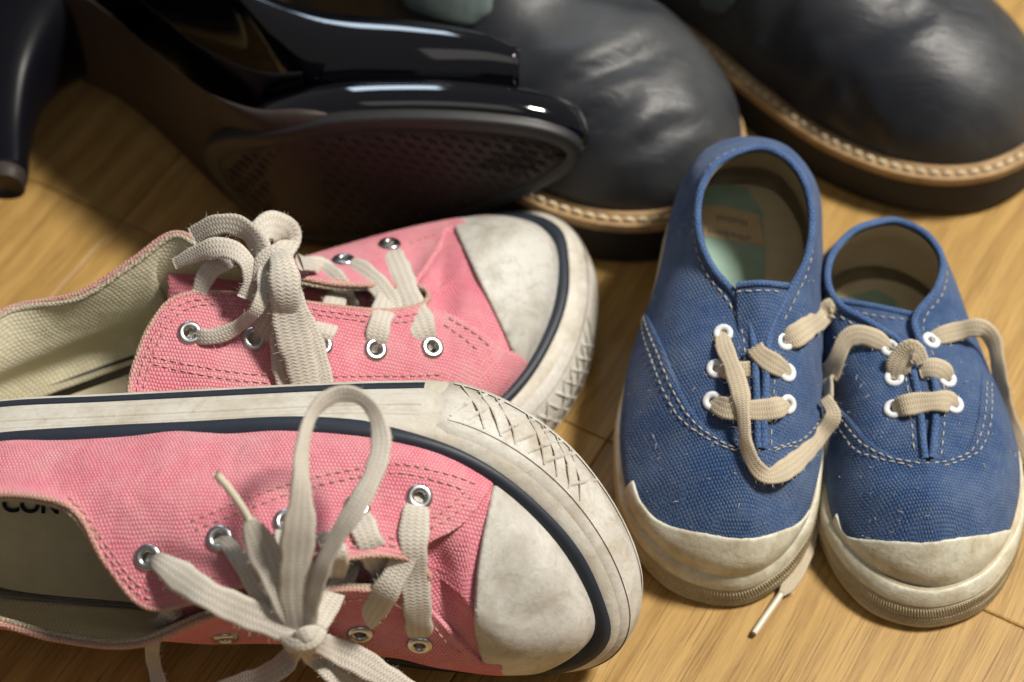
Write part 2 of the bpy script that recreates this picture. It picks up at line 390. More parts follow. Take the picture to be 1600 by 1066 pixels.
def wood(name, tint, seed):
    m, nt, b = new_mat(name, .42, .4)
    tc = nd(nt, 'ShaderNodeTexCoord'); mp = nd(nt, 'ShaderNodeMapping'); lk(nt, tc.outputs['Object'], mp.inputs[0]); mp.inputs['Location'].default_value = (seed*.37, seed*.71, 0)
    v = mp.outputs[0]
    wn = nd(nt, 'ShaderNodeTexNoise'); wn.inputs['Scale'].default_value = 7; wn.inputs['Detail'].default_value = 2; lk(nt, v, wn.inputs['Vector'])
    sc = nd(nt, 'ShaderNodeVectorMath', operation='MULTIPLY_ADD'); lk(nt, wn.outputs['Color'], sc.inputs[0]); sc.inputs[1].default_value = (0, .012, 0); lk(nt, v, sc.inputs[2])
    st = nd(nt, 'ShaderNodeMapping'); st.inputs['Scale'].default_value = (.035, 1, 1); lk(nt, sc.outputs[0], st.inputs[0])
    fine = noise(nt, 1500, 6, .7, st.outputs[0]); mid = noise(nt, 160, 4, .6, st.outputs[0])
    st2 = nd(nt, 'ShaderNodeMapping'); st2.inputs['Scale'].default_value = (.018, 1, 1); lk(nt, sc.outputs[0], st2.inputs[0])
    pore = noise(nt, 1500, 3, .6, st2.outputs[0])
    wv = nd(nt, 'ShaderNodeTexWave', wave_type='BANDS', bands_direction='Y'); wv.inputs['Scale'].default_value = 30; wv.inputs['Distortion'].default_value = 5
    wv.inputs['Detail'].default_value = 3; wv.inputs['Detail Scale'].default_value = 1.2; lk(nt, st.outputs[0], wv.inputs['Vector'])
    big = noise(nt, 30, 3, .5, st.outputs[0])
    a = math_(nt, 'ADD', math_(nt, 'MULTIPLY', wv.outputs['Fac'], .10), math_(nt, 'ADD', math_(nt, 'MULTIPLY', fine, .62), math_(nt, 'MULTIPLY', mid, .28)))
    d, l = (.25*tint, .130*tint, .030*tint), (.52*tint, .325*tint, .105*tint)
    c = ramp(nt, a, [(.33, d), (.45, tuple((x+y)/2 for x, y in zip(d, l))), (.59, l)])
    c = mixc(nt, math_(nt, 'MULTIPLY', ramp(nt, pore, [(.56, (0, 0, 0)), (.64, (1, 1, 1))]), .68), c, (.13, .062, .02))
    c = mixc(nt, math_(nt, 'MULTIPLY', big, .35), c, tuple(x*.62 for x in l)); lk(nt, c, b.inputs['Base Color'])
    bump(nt, b, math_(nt, 'ADD', fine, math_(nt, 'MULTIPLY', pore, -.8)), .18, .0004)
    r = math_(nt, 'MULTIPLY_ADD', mid, .25); nt.nodes[-1].inputs[2].default_value = .30; lk(nt, r, b.inputs['Roughness'])
    return m
M['wood'] = [wood('oak_board', 1.0, 1), wood('oak_board_warm', .94, 5), wood('oak_board_pale', 1.07, 9)]
M['gap'] = plain('dark_floor_joint', (.05, .028, .012), .9, .1)

# ------------------------------------------------------------------ floor: planks about 20 cm wide
fl = mesh('floor', [(-150, -120, -1.2), (150, -120, -1.2), (150, 190, -1.2), (-150, 190, -1.2)], [(0, 1, 2, 3)], M['gap'], smooth=False); fl['kind'] = 'structure'
GA = radians(60.7); gx = A([cos(GA), sin(GA), 0]); gy = A([-sin(GA), cos(GA), 0]); anchor = A([-14.23, 5.57, 0])
pid = 0
for r in range(-5, 6):
    for q in range(-2, 2):
        x0, x1 = q*60., (q+1)*60.; y0, y1 = -r*20., -(r-1)*20.; y0, y1 = min(y0, y1), max(y0, y1)
        c = anchor+gx*(x0+x1)/2+gy*(y0+y1)/2
        if np.linalg.norm(c[:2]-A([0, 10])) > 105: continue
        g = .025; b_ = .06; X0, X1, Y0, Y1 = -(x1-x0)/2+g, (x1-x0)/2-g, -10+g, 10-g
        V = [(X0, Y0, -1), (X1, Y0, -1), (X1, Y1, -1), (X0, Y1, -1), (X0, Y0, -b_*.5), (X1, Y0, -b_*.5), (X1, Y1, -b_*.5), (X0, Y1, -b_*.5),
             (X0+b_, Y0+b_, 0), (X1-b_, Y0+b_, 0), (X1-b_, Y1-b_, 0), (X0+b_, Y1-b_, 0)]
        F = [(0, 1, 5, 4), (1, 2, 6, 5), (2, 3, 7, 6), (3, 0, 4, 7), (4, 5, 9, 8), (5, 6, 10, 9), (6, 7, 11, 10), (7, 4, 8, 11), (8, 9, 10, 11)]
        me = mesh('plank', V, F, M['wood'][(r*2+q*3) % 3], None, smooth=False)
        me.parent = fl; me.location = c/100; me.rotation_euler = (0, 0, GA); pid += 1

# ------------------------------------------------------------------ shoe helpers
class Frame:
    """shoe axes; R columns are the shoe's x, y, z in the world, O its origin (cm)"""
    def __init__(s, O, R): s.O = A(O, float); s.R = A(R, float); s.mir = np.linalg.det(s.R) < 0
    def w(s, p): return s.O+s.R@A(p, float)
    def p(s, u, v, z):
        d = s.R.T@ray(u, v); c = s.R.T@(CAM*100-s.O); return s.w(c+d*((z-c[2])/d[2]))
    def pt(s, q): return s.p(*q[1:]) if q[0] == 'p' else s.w(q)
def Rz(a): return A([[cos(a), -sin(a), 0], [sin(a), cos(a), 0], [0, 0, 1.]])
def Ry(a): return A([[cos(a), 0, sin(a)], [0, 1., 0], [-sin(a), 0, cos(a)]])
def Rx(a): return A([[1., 0, 0], [0, cos(a), -sin(a)], [0, sin(a), cos(a)]])
def loop(fr, xy, z, n=240):
    return A([fr.w((*q, z)) for q in resample(spline(xy, 400, True), n, closed=True)])
def fill_loop(name, L, mat, parent, up):
    L = A(L); c = L.mean(0); V = list(L)+[c]; n = len(L)
    F = [(i, (i+1) % n, n) if up else ((i+1) % n, i, n) for i in range(n)]
    return mesh(name, V, F, mat, parent, smooth=False)
def eyelet(name, p, n, r, rr, mat, parent, squash=1.0):
    """rolled ring with a short throat"""
    n = unit(n); t = unit(np.cross(n, (.3, .9, .2))); b = np.cross(n, t); prof = []
    for k in range(9):
        a = pi*(k/8); prof.append((r+rr*cos(a)*1.0, rr*.75*sin(a)))
    prof.append((r-rr*1.02, -.22))
    K = 28; V = []; 
    for i in range(K):
        a = 2*pi*i/K
        for q, h in prof: V.append(p+(t*cos(a)+b*sin(a))*q+n*(h+.01))
    return mesh(name, V, gridfaces(K, len(prof), True), mat, parent)
def ribbon(name, ctl, S, mat, parent, width=.85, th=.16, lift=.2, step=.09, fuzz=30, label=None, ncam=.8, wlist=None, taut=False):
    """a flat lace; ctl: (u, v, lift[, width[, twist]]); lift in cm towards the eye over the shoe, or ('z', height)"""
    pts, nn, ww, tw = [], [], [], []; dep = []
    for c in ctl:
        u, v, l = c[:3]; d = ray(u, v); D = None; n = -unit(d)
        if isinstance(l, tuple) and l[0] == 'f': p = l[1].p(u, v, l[2]); D = np.linalg.norm(p-CAM*100); n = l[1].R[:, 2]
        elif isinstance(l, tuple) and l[0] == 'z': p = P(u, v, l[1]); D = np.linalg.norm(p-CAM*100); n = A([0, -.2, 1.])
        else:
            for s_ in (S if isinstance(S, (list, tuple)) else [S]):
                h = s_.hit(u, v)
                if h is not None:
                    dd = np.linalg.norm(h[0]-CAM*100)
                    if D is None or dd < D+l: D = dd-l; n = h[1]
        dep.append(D); nn.append(n); ww.append((c[3] if len(c) > 3 and c[3] else width)*.93); tw.append(c[4] if len(c) > 4 else 0)
    if taut:                                           # pulled tight: bridges whatever gap lies under it
        ids = [i for i, x in enumerate(dep) if x is not None]; xs_ = np.r_[0, np.cumsum([math.hypot(ctl[i+1][0]-ctl[i][0], ctl[i+1][1]-ctl[i][1]) for i in range(len(ctl)-1)])]
        hull = []
        for i in ids:
            while len(hull) > 1 and (dep[hull[-1]]-dep[hull[-2]])*(xs_[i]-xs_[hull[-2]]) >= (dep[i]-dep[hull[-2]])*(xs_[hull[-1]]-xs_[hull[-2]]): hull.pop()
            hull.append(i)
        for i in range(len(dep)): dep[i] = float(np.interp(xs_[i], xs_[hull], [dep[k] for k in hull]))
    idx = [i for i, x in enumerate(dep) if x is not None]
    for i, c in enumerate(ctl):
        D = dep[i] if dep[i] is not None else float(np.interp(i, idx, [dep[k] for k in idx])) - (c[2] if not isinstance(c[2], tuple) else 0)*.3
        pts.append(CAM*100+unit(ray(c[0], c[1]))*D)
    pts = A(pts); cn = A([unit(CAM*100-p) for p in pts]); nn = A(nn)*(1-ncam)+cn*ncam
    X = np.hstack([pts, nn, A(ww)[:, None], A(tw)[:, None]])
    X = resample(spline(X, 40*len(X)), step=step); n = len(X)
    for _ in range(4):
        X[1:-1, :6] = (X[:-2, :6]+2*X[1:-1, :6]+X[2:, :6])/4
    path = X[:, :3]
    T = np.gradient(path, axis=0); T /= np.linalg.norm(T, axis=1, keepdims=True)+1e-9
    N = X[:, 3:6]; N = N-(N*T).sum(1, keepdims=True)*T; N /= np.linalg.norm(N, axis=1, keepdims=True)+1e-9
    B = np.cross(T, N); a = np.radians(X[:, 7])[:, None]; N, B = N*np.cos(a)+B*np.sin(a), B*np.cos(a)-N*np.sin(a)
    K = 14; L = np.r_[0, np.cumsum(np.linalg.norm(np.diff(path, axis=0), axis=1))]; ph = random.random()*9
    V, UV = [], []
    for i in range(n):
        w2 = X[i, 6]/2*(1+.06*sin(L[i]*3.1+ph)+.04*sin(L[i]*7.7+ph)); t2 = th/2*(1+.12*sin(L[i]*5+ph))
        bow = .10*w2*sin(L[i]*1.3+ph)
        for k in range(K):
            q = 2*pi*k/K; cx, sy = cos(q), sin(q); sx = math.copysign(abs(cx)**.55, cx); sy2 = math.copysign(abs(sy)**.8, sy)
            V.append(path[i]+B[i]*w2*sx+N[i]*(t2*sy2+bow*(sx*sx-.5)))
            UV.append((L[i], (sx+1)/2*.5 if sy >= 0 else 1-(sx+1)/2*.5))
    F = gridfaces(n, K, False, True)+[list(range(K))[::-1], [(n-1)*K+i for i in range(K)]]
    o = mesh(name, V, F, mat, parent, uv=UV, label=label)
    if fuzz:
        bg = Bag(); V = A(V)
        for _ in range(int(fuzz*L[-1])):
            i = random.randrange(n); k = random.choice([0, 0, 1, K-1, K//2, K//2, K//2-1, K//2+1, random.randrange(K)])
            p = V[i*K+k]; o_ = unit(p-path[i]+RNG.normal(0, .25, 3)*.5); d = unit(o_+RNG.normal(0, .7, 3)); c = RNG.normal(0, .5, 3); l_ = abs(RNG.normal(.07, .07))+.02
            q = [p, p+d*l_*.5+c*l_*.10, p+d*l_+c*l_*.35]; s = unit(np.cross(d, RNG.normal(0, 1, 3)))*.0042
            bg.add([q[0]-s, q[0]+s, q[1]-s, q[1]+s, q[2]], [(0, 1, 3, 2), (2, 3, 4)])
        bg.build('lace_fuzz', M['fuzz'], o)
    return o
def stitches(bag, S, uvs, L=.2, gap=.07, off=.02, r=.028, jit=.15):
    """stitches along a line of grid coordinates"""
    P_ = A([np.r_[S.at(*q, off)[0], S.at(*q)[1]] for q in uvs]); X = resample(P_, step=(L+gap))
    X = resample(P_, step=(L+gap)/8); k = 8; i = 0
    while i+k < len(X):
        a, b = X[i, :3], X[i+int(k*L/(L+gap)), :3]; t = unit(b-a); n = unit(X[i, 3:6]); t = unit(t+np.cross(n, t)*random.uniform(-jit, jit))
        V, F = stitch_geo((a+b)/2, t, n, L*random.uniform(.85, 1.08), r*random.uniform(.85, 1.1)); bag.add(V, F); i += k
def line_uv(S, px, n=60):
    """pixel line -> grid coordinates on the surface"""
    q = resample(spline(A(px, float), 30*len(px)), n); out = []
    for u, v in q:
        h = S.hit(u, v)
        if h is not None: out.append(h[2])
    return out
def unwrap(S, uvs):
    u = [q[0] for q in uvs]; o = [u[0]]
    for x in u[1:]:
        while x-o[-1] > S.nu/2: x -= S.nu
        while x-o[-1] < -S.nu/2: x += S.nu
        o.append(x)
    return A([(a, q[1]) for a, q in zip(o, uvs)])
def vcurve(S, uvs, lo=None, hi=None):
    """v as a function of grid column from a line; columns outside get lo / hi values"""
    q = unwrap(S, uvs); q = q[np.argsort(q[:, 0])]; out = np.full(S.nu, np.nan)
    for i in range(S.nu):
        for k in (-S.nu, 0, S.nu):
            if q[0, 0] <= i+k <= q[-1, 0]: out[i] = np.interp(i+k, q[:, 0], q[:, 1])
    bad = np.isnan(out)
    return out, bad
def surf_field_below(vc, bad, S, scale=.1):
    """+ below the curve (towards the sole)"""
    v = np.arange(S.nv)[None, :]; dl = S.len[:, -1:]/S.nv
    f = (vc[:, None]-v)*dl; f[bad] = -1; return f
def ribs(path_fn, n, mat, parent, name='rib_band'):
    bg = Bag()
    for i in range(n):
        for V, F in path_fn(i): bg.add(V, F)
    return bg.build(name, mat, parent)
def smooth_wr(amps):
    def f(g, S):
        out = np.zeros(g.shape[:2])
        for (c, r, a, d, k) in amps:      # centre, radius, amplitude, direction, waves per cm
            q = g-A(c); dd = np.exp(-(q**2).sum(2)/(r*r)); out += a*dd*np.cos(2*pi*k*(q@unit(d)))
        return out
    return f

class Band:
    """rubber side wall round the sole: outline in shoe axes, profile of (inset, height) pairs"""
    def __init__(s, fr, xy, prof, spring=None, n=320):
        s.fr = fr; s.L = resample(spline(xy, 500, True), n, closed=True); s.n = n
        t = np.roll(s.L, -1, 0)-np.roll(s.L, 1, 0); t /= np.linalg.norm(t, axis=1, keepdims=True)
        s.N = np.stack([t[:, 1], -t[:, 0]], 1); c = s.L.mean(0)
        if ((s.L-c)*s.N).sum() < 0: s.N = -s.N
        s.prof = prof; s.spring = spring or (lambda x, y: 0)
    def pr(s, i): return s.prof(*s.L[i % s.n]) if callable(s.prof) else s.prof
    def pos(s, i, z, off=0):
        a, f = int(math.floor(i)) % s.n, i-math.floor(i); b = (a+1) % s.n
        def one(k):
            p = s.pr(k); zz = [q[1] for q in p]; ins = np.interp(z, zz, [q[0] for q in p])
            xy = s.L[k]-s.N[k]*(ins-off); return A([xy[0], xy[1], z+s.spring(*xy)])
        return s.fr.w(one(a)*(1-f)+one(b)*f)
    def nrm(s, i): k = int(i) % s.n; return unit(s.fr.R@A([*s.N[k], .15]))
    def build(s, name, mat, parent, label=None):
        V = []; m = None
        for i in range(s.n):
            p = A(s.pr(i), float); q = spline(p, (len(p)-1)*3); m = len(q)
            for ins, z in q: xy = s.L[i]-s.N[i]*ins; V.append(s.fr.w((xy[0], xy[1], z+s.spring(*xy))))
        F = gridfaces(s.n, m, True)
        c = 0.
        a, b, d = A(V[0]), A(V[m]), A(V[1]); g = np.cross(b-a, d-a)
        if g@s.nrm(0) < 0: F = [f[::-1] for f in F]
        return mesh(name, V, F, mat, parent, label=label)
    def bottom(s, name, mat, parent, ins=.35, z=.02):
        V = [s.fr.w((*(s.L[i]-s.N[i]*ins), z+s.spring(*s.L[i]))) for i in range(s.n)]
        return fill_loop(name, V, mat, parent, False)
    def strip(s, name, mat, parent, i0, i1, z0, z1, off=.05, label=None, closed=False):
        """raised rubber strip between heights z0 and z1"""
        pr = [(z0, -.03), (z0+.02, off*.8), (z0+.06, off), (z1-.06, off), (z1-.02, off*.8), (z1, -.03)]
        idx = np.arange(i0, i1) if not closed else np.arange(s.n); V = []
        for i in idx:
            for z, o in pr: V.append(s.pos(i, z, o))
        F = gridfaces(len(idx), len(pr), closed); a, b, d = A(V[0]), A(V[len(pr)]), A(V[1])
        if np.cross(b-a, d-a)@s.nrm(idx[0]) < 0: F = [f[::-1] for f in F]
        return mesh(name, V, F, mat, parent, label=label)
    def idx(s, x, y): return int(np.argmin(((s.L-A([x, y]))**2).sum(1)))

def topline(S, off=0., back=0.):
    V, N = [], []
    for i in range(S.nu):
        p, n = S.at(i, S.vback(i, back) if back else S.nv-1, off); V.append(p); N.append(n)
    return A(V), A(N)
def interior(fr, S, root, mat_lin, mat_sole, zin, inset=.88, holes=(), f=None):
    layer('lining', S, mat_lin, root, off=-.16, holes=holes, flipf=True, f=f)
    L = S.g[:, 0]; c = L.mean(0); up = unit(fr.R[:, 2])
    loc = (L-fr.O)@fr.R; loc = (loc-loc.mean(0))*[inset, inset, 1]+loc.mean(0); loc[:, 2] = zin
    V = A([fr.w(q) for q in loc[::4]]); return mesh('insole', V, [list(range(len(V)))], mat_sole, root, smooth=False)
def holes_at(S, px, r):
    out = []
    for u, v in px:
        h = S.hit(u, v)
        if h is not None: out.append((h[0], h[1], r))
    return out

# ================================================================== blue children's shoes
def blue_shoe(name, label, fr, outer, rows, seam_px, cap_px, eyel, base, tongue, colx, slot_end):
    root = empty(name, base, label, 'shoe', group='blue canvas shoes')
    ymin = min(q[1] for q in outer); tf = lambda y: min(1, max(0, (ymin+3.2-y)/2.6)); cx0 = sum(q[0] for q in outer)/len(outer)
    def pull(q, d):
        v = A([cx0, ymin+5.])-A(q[:2]); v /= np.linalg.norm(v); return A([q[0]+v[0]*d*tf(q[1]), q[1]+v[1]*d*tf(q[1]), *q[2:]])
    R = [[fr.w((*pull(r[0], .36), 1.35)), fr.w(pull(r[1], .22)), fr.w(r[2]), fr.pt(r[3])] for r in rows]
    S = Surf(R, ku=18, kv=22, flip=True, wrinkle=smooth_wr(colx)); S.frame = (fr.O, fr.R)
    hs = holes_at(S, eyel, .19)
    layer('upper', S, M['blue'], root, holes=hs)
    sole = interior(fr, S, root, M['bluelining'], M['insole'], 1.45, holes=[(a, b, .2) for a, b, _ in hs])
    # piping round the opening and down both facings
    k0, k1 = slot_end; p, n = topline(S, .0); ids = [i % S.nu for i in range(k1-9, k0+9+S.nu)]
    tube('piping', resample(p[ids], 420), .125, M['blueedge'], root, False, 8)
    # front piece laid over the quarters
    uvs = line_uv(S, seam_px, 80); vc, bad = vcurve(S, uvs)
    ii = np.arange(S.nu); good = ii[~bad]
    # continue to the hidden side walls by running the seam down to the sole
    gi = sorted(good, key=lambda k: (k-0) % S.nu); first, last = gi[0], gi[-1]
    for k in range(1, 40):
        for e, sg in ((first, -1), (last, 1)):
            j = (e+sg*k) % S.nu
            if bad[j]: vc[j] = max(vc[e]-k*1.6, -1)
    vc[k0+4:k1-4] = S.nv+5; bad2 = np.isnan(vc)
    layer('vamp', S, M['blue'], root, off=.07, f=lambda s: surf_field_below(vc, bad2, s), thick=.09, bev=.03)
    bg = Bag()
    for dd in (.16, .36):
        stitches(bg, S, [(u, v-dd/(S.len[int(u) % S.nu, -1]/S.nv)) for u, v in uvs], .2, .09, .085, .024)
    # stitching beside the piping
    q = [(i, S.vback(i, .30)) for i in range(S.nu)]
    toe = [i for i in range(S.nu) if not (vc[i] > q[i][1]-1.5)]
    seg, cur = [], []
    for i in range(S.nu):
        if i in set(toe): cur.append(q[i])
        elif cur: seg.append(cur); cur = []
    if cur: seg.append(cur)
    for s_ in seg:
        if len(s_) > 3: stitches(bg, S, s_, .21, .11, .012, .024)
    bg.build('stitching', M['threadwhite'], root)
    # rubber bumper on the toe
    cu = line_uv(S, cap_px, 60); cv, cb = vcurve(S, cu); cb2 = np.isnan(cv)
    cv = cv+np.convolve(RNG.normal(0, .8, S.nu), np.ones(11)/11, 'same')
    layer('toe_bumper', S, M['creamcap'], root, off=.13, f=lambda s: surf_field_below(cv, cb2, s), thick=.15, bev=.035)
    # side wall, with its ribbed bands round the toe
    pa, pb = A([(.5, .0), (.12, .03), (.0, .28), (-.03, .75), (.02, 1.15), (.07, 1.42), (.3, 1.52)]), A([(.5, .0), (.10, .03), (.0, .22), (.12, .60), (.25, .95), (.38, 1.30), (.62, 1.50)])
    b = Band(fr, outer, lambda x, y: [tuple(q) for q in pa*(1-tf(y))+pb*tf(y)])
    b.build('foxing', M['yellowed'], root); b.bottom('outsole', M['yellowed'], root, .5, .0)
    ty = min(range(b.n), key=lambda i: b.L[i, 1]); rng = int(b.n*.21)
    bg = Bag()
    def rib(i, z0, z1, lean, w):
        p0, p1 = b.pos(i, z0, .015), b.pos(i+lean, z1, .015); n = b.nrm(i); t = unit(p1-p0); s = np.cross(t, n)*w
        V = [p0-s, p0+s, p0+n*.075, p1-s, p1+s, p1+n*.075]; bg.add(V, [(0, 2, 5, 3), (2, 1, 4, 5), (0, 1, 2), (3, 5, 4)])
    for k in range(-int(rng*1.15), int(rng*1.15)):
        i = ty+k/1.15; rib(i, .34, .56, .45, .034); rib(i+.1, .66, .88, -.45, .034)
    bg.build('toe_rib', M['yellowed'], root, smooth=False)
    for z in (.29, .60, .90): tube('rubber_bead', [b.pos(ty+k, z, .01) for k in range(-rng-6, rng+7)], .032, M['yellowed'], root, False, 6)
    b.strip('toe_strip', M['creamcap'], root, ty-rng-3, ty+rng+4, .97, 1.46, .06)
    rings = []
    for (a, n_, _) in hs: rings.append(eyelet('eyelet', a, n_, .215, .10, M['enamel'], root))
    # tongue under the facings
    T = Surf([[fr.pt(q) for q in r] for r in tongue], 10, 10, closed=False); T.frame = (fr.O, fr.R)
    if T.n[5, 5]@(CAM*100-T.g[5, 5]) < 0: T.flip = True; T.finish()
    layer('tongue', T, M['blue'], root, thick=.15, bev=0)
    tube('tongue_piping', T.g[:, 0] if False else T.g[0, :], .11, M['blueedge'], root)
    bg = Bag(); stitches(bg, T, [(3.6, v) for v in range(0, T.nv)], .2, .1, .02, .026); bg.build('stitching', M['threadwhite'], root)
    return root, S, b, T

FR_R = Frame((0, 0, 0), np.eye(3))
p0 = A([0, -9.5, .05]); FR_L = Frame(p0-Rx(radians(11))@A([0, -9.5, 0]), Rx(radians(11)))
P_ = lambda u, v, z: ('p', u, v, z)
rowsL = [
 ((8.0, 5.1), (8.0, 5.25, 2.4), (8.0, 4.6, 3.8), P_(1180, 231, 5.0)), ((6.85, 4.8), (6.7, 4.9, 2.4), (6.8, 4.3, 3.8), P_(1128, 250, 5.05)),
 ((6.05, 3.9), (5.85, 3.9, 2.4), (6.0, 3.4, 3.8), P_(1100, 284, 5.05)), ((5.5, 2.4), (5.32, 2.4, 2.4), (5.6, 2.0, 3.8), P_(1090, 330, 5.0)),
 ((5.05, .4), (4.9, .4, 2.3), (5.4, .2, 3.8), P_(1096, 380, 4.9)), ((4.55, -1.3), (4.42, -1.3, 2.3), (5.2, -1.2, 3.8), P_(1117, 423, 4.75)),
 ((4.05, -2.9), (3.95, -2.9, 2.2), (5.3, -2.5, 3.9), P_(1150, 463, 4.65)), ((3.75, -4.3), (3.75, -4.3, 2.2), (5.4, -3.8, 4.0), P_(1174, 515, 4.6)),
 ((3.6, -5.7), (3.7, -5.6, 2.1), (5.5, -5.0, 3.8), P_(1181, 600, 4.4)), ((3.72, -7.4), (3.9, -7.2, 2.0), (5.6, -6.3, 3.5), P_(1184, 686, 4.0)),
 ((4.3, -8.9), (4.5, -8.6, 2.0), (5.9, -7.6, 3.2), P_(1186, 702, 3.9)), ((5.4, -10.0), (5.6, -9.6, 2.1), (6.4, -8.3, 3.2), P_(1187, 705, 3.9)),
 ((7.0, -10.4), (7.0, -9.95, 2.15), (7.05, -8.5, 3.25), P_(1188, 706, 3.9)), ((8.3, -9.8), (8.2, -9.5, 2.1), (7.8, -8.2, 3.2), P_(1189, 705, 3.9)),
 ((9.2, -8.5), (9.1, -8.3, 2.0), (8.5, -7.3, 3.2), P_(1191, 702, 3.9)), ((9.65, -6.9), (9.6, -6.8, 2.0), (8.8, -6.2, 3.4), P_(1193, 686, 4.0)),
 ((9.85, -5.3), (9.9, -5.3, 2.1), (9.0, -4.9, 3.8), P_(1196, 600, 4.4)), ((9.9, -3.9), (10.0, -3.9, 2.2), (9.2, -3.7, 3.9), P_(1203, 520, 4.6)),
 ((9.95, -2.5), (10.1, -2.5, 2.3), (9.5, -2.3, 3.9), P_(1230, 463, 4.7)), ((10.05, -.7), (10.2, -.7, 2.4), (9.8, -.7, 3.8), P_(1260, 405, 4.8)),
 ((10.2, 1.4), (10.35, 1.4, 2.4), (10.0, 1.2, 3.8), P_(1269, 340, 4.9)), ((10.1, 3.2), (10.3, 3.2, 2.4), (10.0, 2.9, 3.8), P_(1256, 282, 5.0)),
 ((9.3, 4.7), (9.4, 4.8, 2.4), (9.2, 4.2, 3.8), P_(1223, 243, 5.05))]
outerL = [(8.0, 5.35), (6.7, 5.0), (5.8, 4.0), (5.25, 2.5), (4.8, .4), (4.3, -1.3), (3.8, -2.9), (3.5, -4.3), (3.4, -5.6), (3.5, -7.5), (4.05, -9.04), (5.22, -10.22), (7.0, -10.64), (8.45, -10.0), (9.45, -8.6), (9.87, -6.85), (10.1, -5), (10.12, -2.8), (10.25, -.5), (10.4, 1.6), (10.35, 3.4), (9.5, 4.9)]
tongueL = [[P_(1150, 446, 4.9), P_(1190, 443, 5.1), P_(1232, 447, 4.9)], [P_(1150, 480, 4.7), P_(1190, 480, 4.95), P_(1228, 480, 4.7)],
           [P_(1155, 560, 4.3), P_(1190, 560, 4.5), P_(1225, 560, 4.3)], [P_(1160, 720, 3.5), P_(1190, 720, 3.65), P_(1220, 720, 3.5)]]
bL, SL, BL, TL = blue_shoe('canvas_shoe', 'blue canvas child shoe with its heel propped on the black boot, mint insole visible', FR_L, outerL, rowsL,
    [(1012, 492), (1035, 540), (1060, 600), (1092, 655), (1140, 693), (1190, 702), (1235, 687), (1268, 655), (1283, 630)],
    [(992, 748), (1004, 782), (1030, 812), (1070, 828), (1130, 837), (1190, 836), (1240, 818), (1264, 790), (1274, 758)],
    [(1130, 521), (1119, 576), (1113, 627), (1227, 533), (1230, 582), (1231, 632)], (7, -4, 0), tongueL,
    [((5.0, -8.0, 3.4), 1.6, .10, (.3, -1, 0), .45), ((8.2, -7.9, 3.4), 1.3, .09, (.2, 1, 0), .5)], (9*18+2, 15*18-2))
rowsR = [
 ((12.3, 2.4), (12.3, 2.6, 2.4), (12.35, 2.0, 3.8), P_(1385, 345, 4.9)), ((11.1, 1.9), (10.9, 2.0, 2.4), (11.2, 1.5, 3.8), P_(1335, 360, 5)),
 ((10.4, .6), (10.1, .6, 2.4), (10.4, .4, 3.8), P_(1302, 396, 5)), ((10.15, -1.2), (9.95, -1.2, 2.4), (10.1, -1.0, 3.8), P_(1293, 438, 4.9)),
 ((10.15, -3), (10.0, -3, 2.3), (10.3, -2.8, 3.8), P_(1312, 476, 4.7)), ((10.2, -4.5), (10.1, -4.5, 2.2), (10.8, -4.2, 3.9), P_(1362, 506, 4.7)),
 ((10.25, -5.8), (10.2, -5.8, 2.2), (11.1, -5.2, 4.0), P_(1411, 542, 4.7)), ((10.15, -7.1), (10.25, -7, 2.1), (11.2, -6.2, 3.8), P_(1433, 610, 4.5)),
 ((10.25, -8.4), (10.4, -8.2, 2.0), (11.3, -7.3, 3.5), P_(1443, 698, 4.0)), ((10.75, -9.7), (10.9, -9.4, 2.0), (11.6, -8.4, 3.2), P_(1446, 719, 3.9)),
 ((11.7, -10.7), (11.8, -10.3, 2.1), (12.3, -9.2, 3.2), P_(1448, 723, 3.9)), ((13.1, -11.1), (13.1, -10.65, 2.15), (13.1, -9.4, 3.25), P_(1450, 724, 3.9)),
 ((14.5, -10.6), (14.4, -10.2, 2.1), (14.0, -9.1, 3.2), P_(1452, 723, 3.9)), ((15.5, -9.4), (15.4, -9.1, 2.0), (14.7, -8.1, 3.2), P_(1454, 719, 3.9)),
 ((16.0, -7.9), (15.95, -7.7, 2.0), (15.0, -7.0, 3.4), P_(1458, 698, 4.0)), ((16.25, -6.3), (16.2, -6.2, 2.1), (15.1, -5.8, 3.8), P_(1462, 610, 4.4)),
 ((16.15, -4.8), (16.1, -4.8, 2.2), (15.0, -4.6, 3.9), P_(1446, 555, 4.6)), ((15.85, -3.2), (15.8, -3.2, 2.3), (14.9, -3.2, 3.9), P_(1429, 500, 4.7)),
 ((15.45, -1.6), (15.4, -1.6, 2.4), (14.8, -1.6, 3.9), P_(1463, 452, 4.8)), ((15.1, 0), (15.1, 0, 2.4), (14.7, -.2, 3.8), P_(1473, 408, 4.9)),
 ((14.5, 1.4), (14.6, 1.5, 2.4), (14.3, 1.1, 3.8), P_(1452, 371, 5)), ((13.5, 2.2), (13.6, 2.4, 2.4), (13.4, 1.8, 3.8), P_(1417, 350, 4.9))]
outerR = [(12.3, 2.65), (10.95, 2.1), (10.15, .7), (9.9, -1.2), (9.88, -3), (9.9, -4.5), (9.95, -5.8), (9.9, -7.2), (9.98, -8.5), (10.5, -10.0), (11.5, -11.1), (13.1, -11.5), (14.8, -10.9), (15.8, -9.6), (16.35, -8.0), (16.55, -6.3), (16.45, -4.8), (16.1, -3.2), (15.7, -1.6), (15.35, 0), (14.75, 1.6), (13.7, 2.4)]
tongueR = [[P_(1310, 470, 4.2), P_(1370, 480, 4.4), P_(1440, 495, 4.4)], [P_(1370, 520, 4.3), P_(1410, 530, 4.5), P_(1470, 520, 4.3)],
           [P_(1400, 600, 4.1), P_(1445, 600, 4.35), P_(1490, 600, 4.1)], [P_(1420, 735, 3.5), P_(1452, 737, 3.65), P_(1480, 735, 3.5)]]
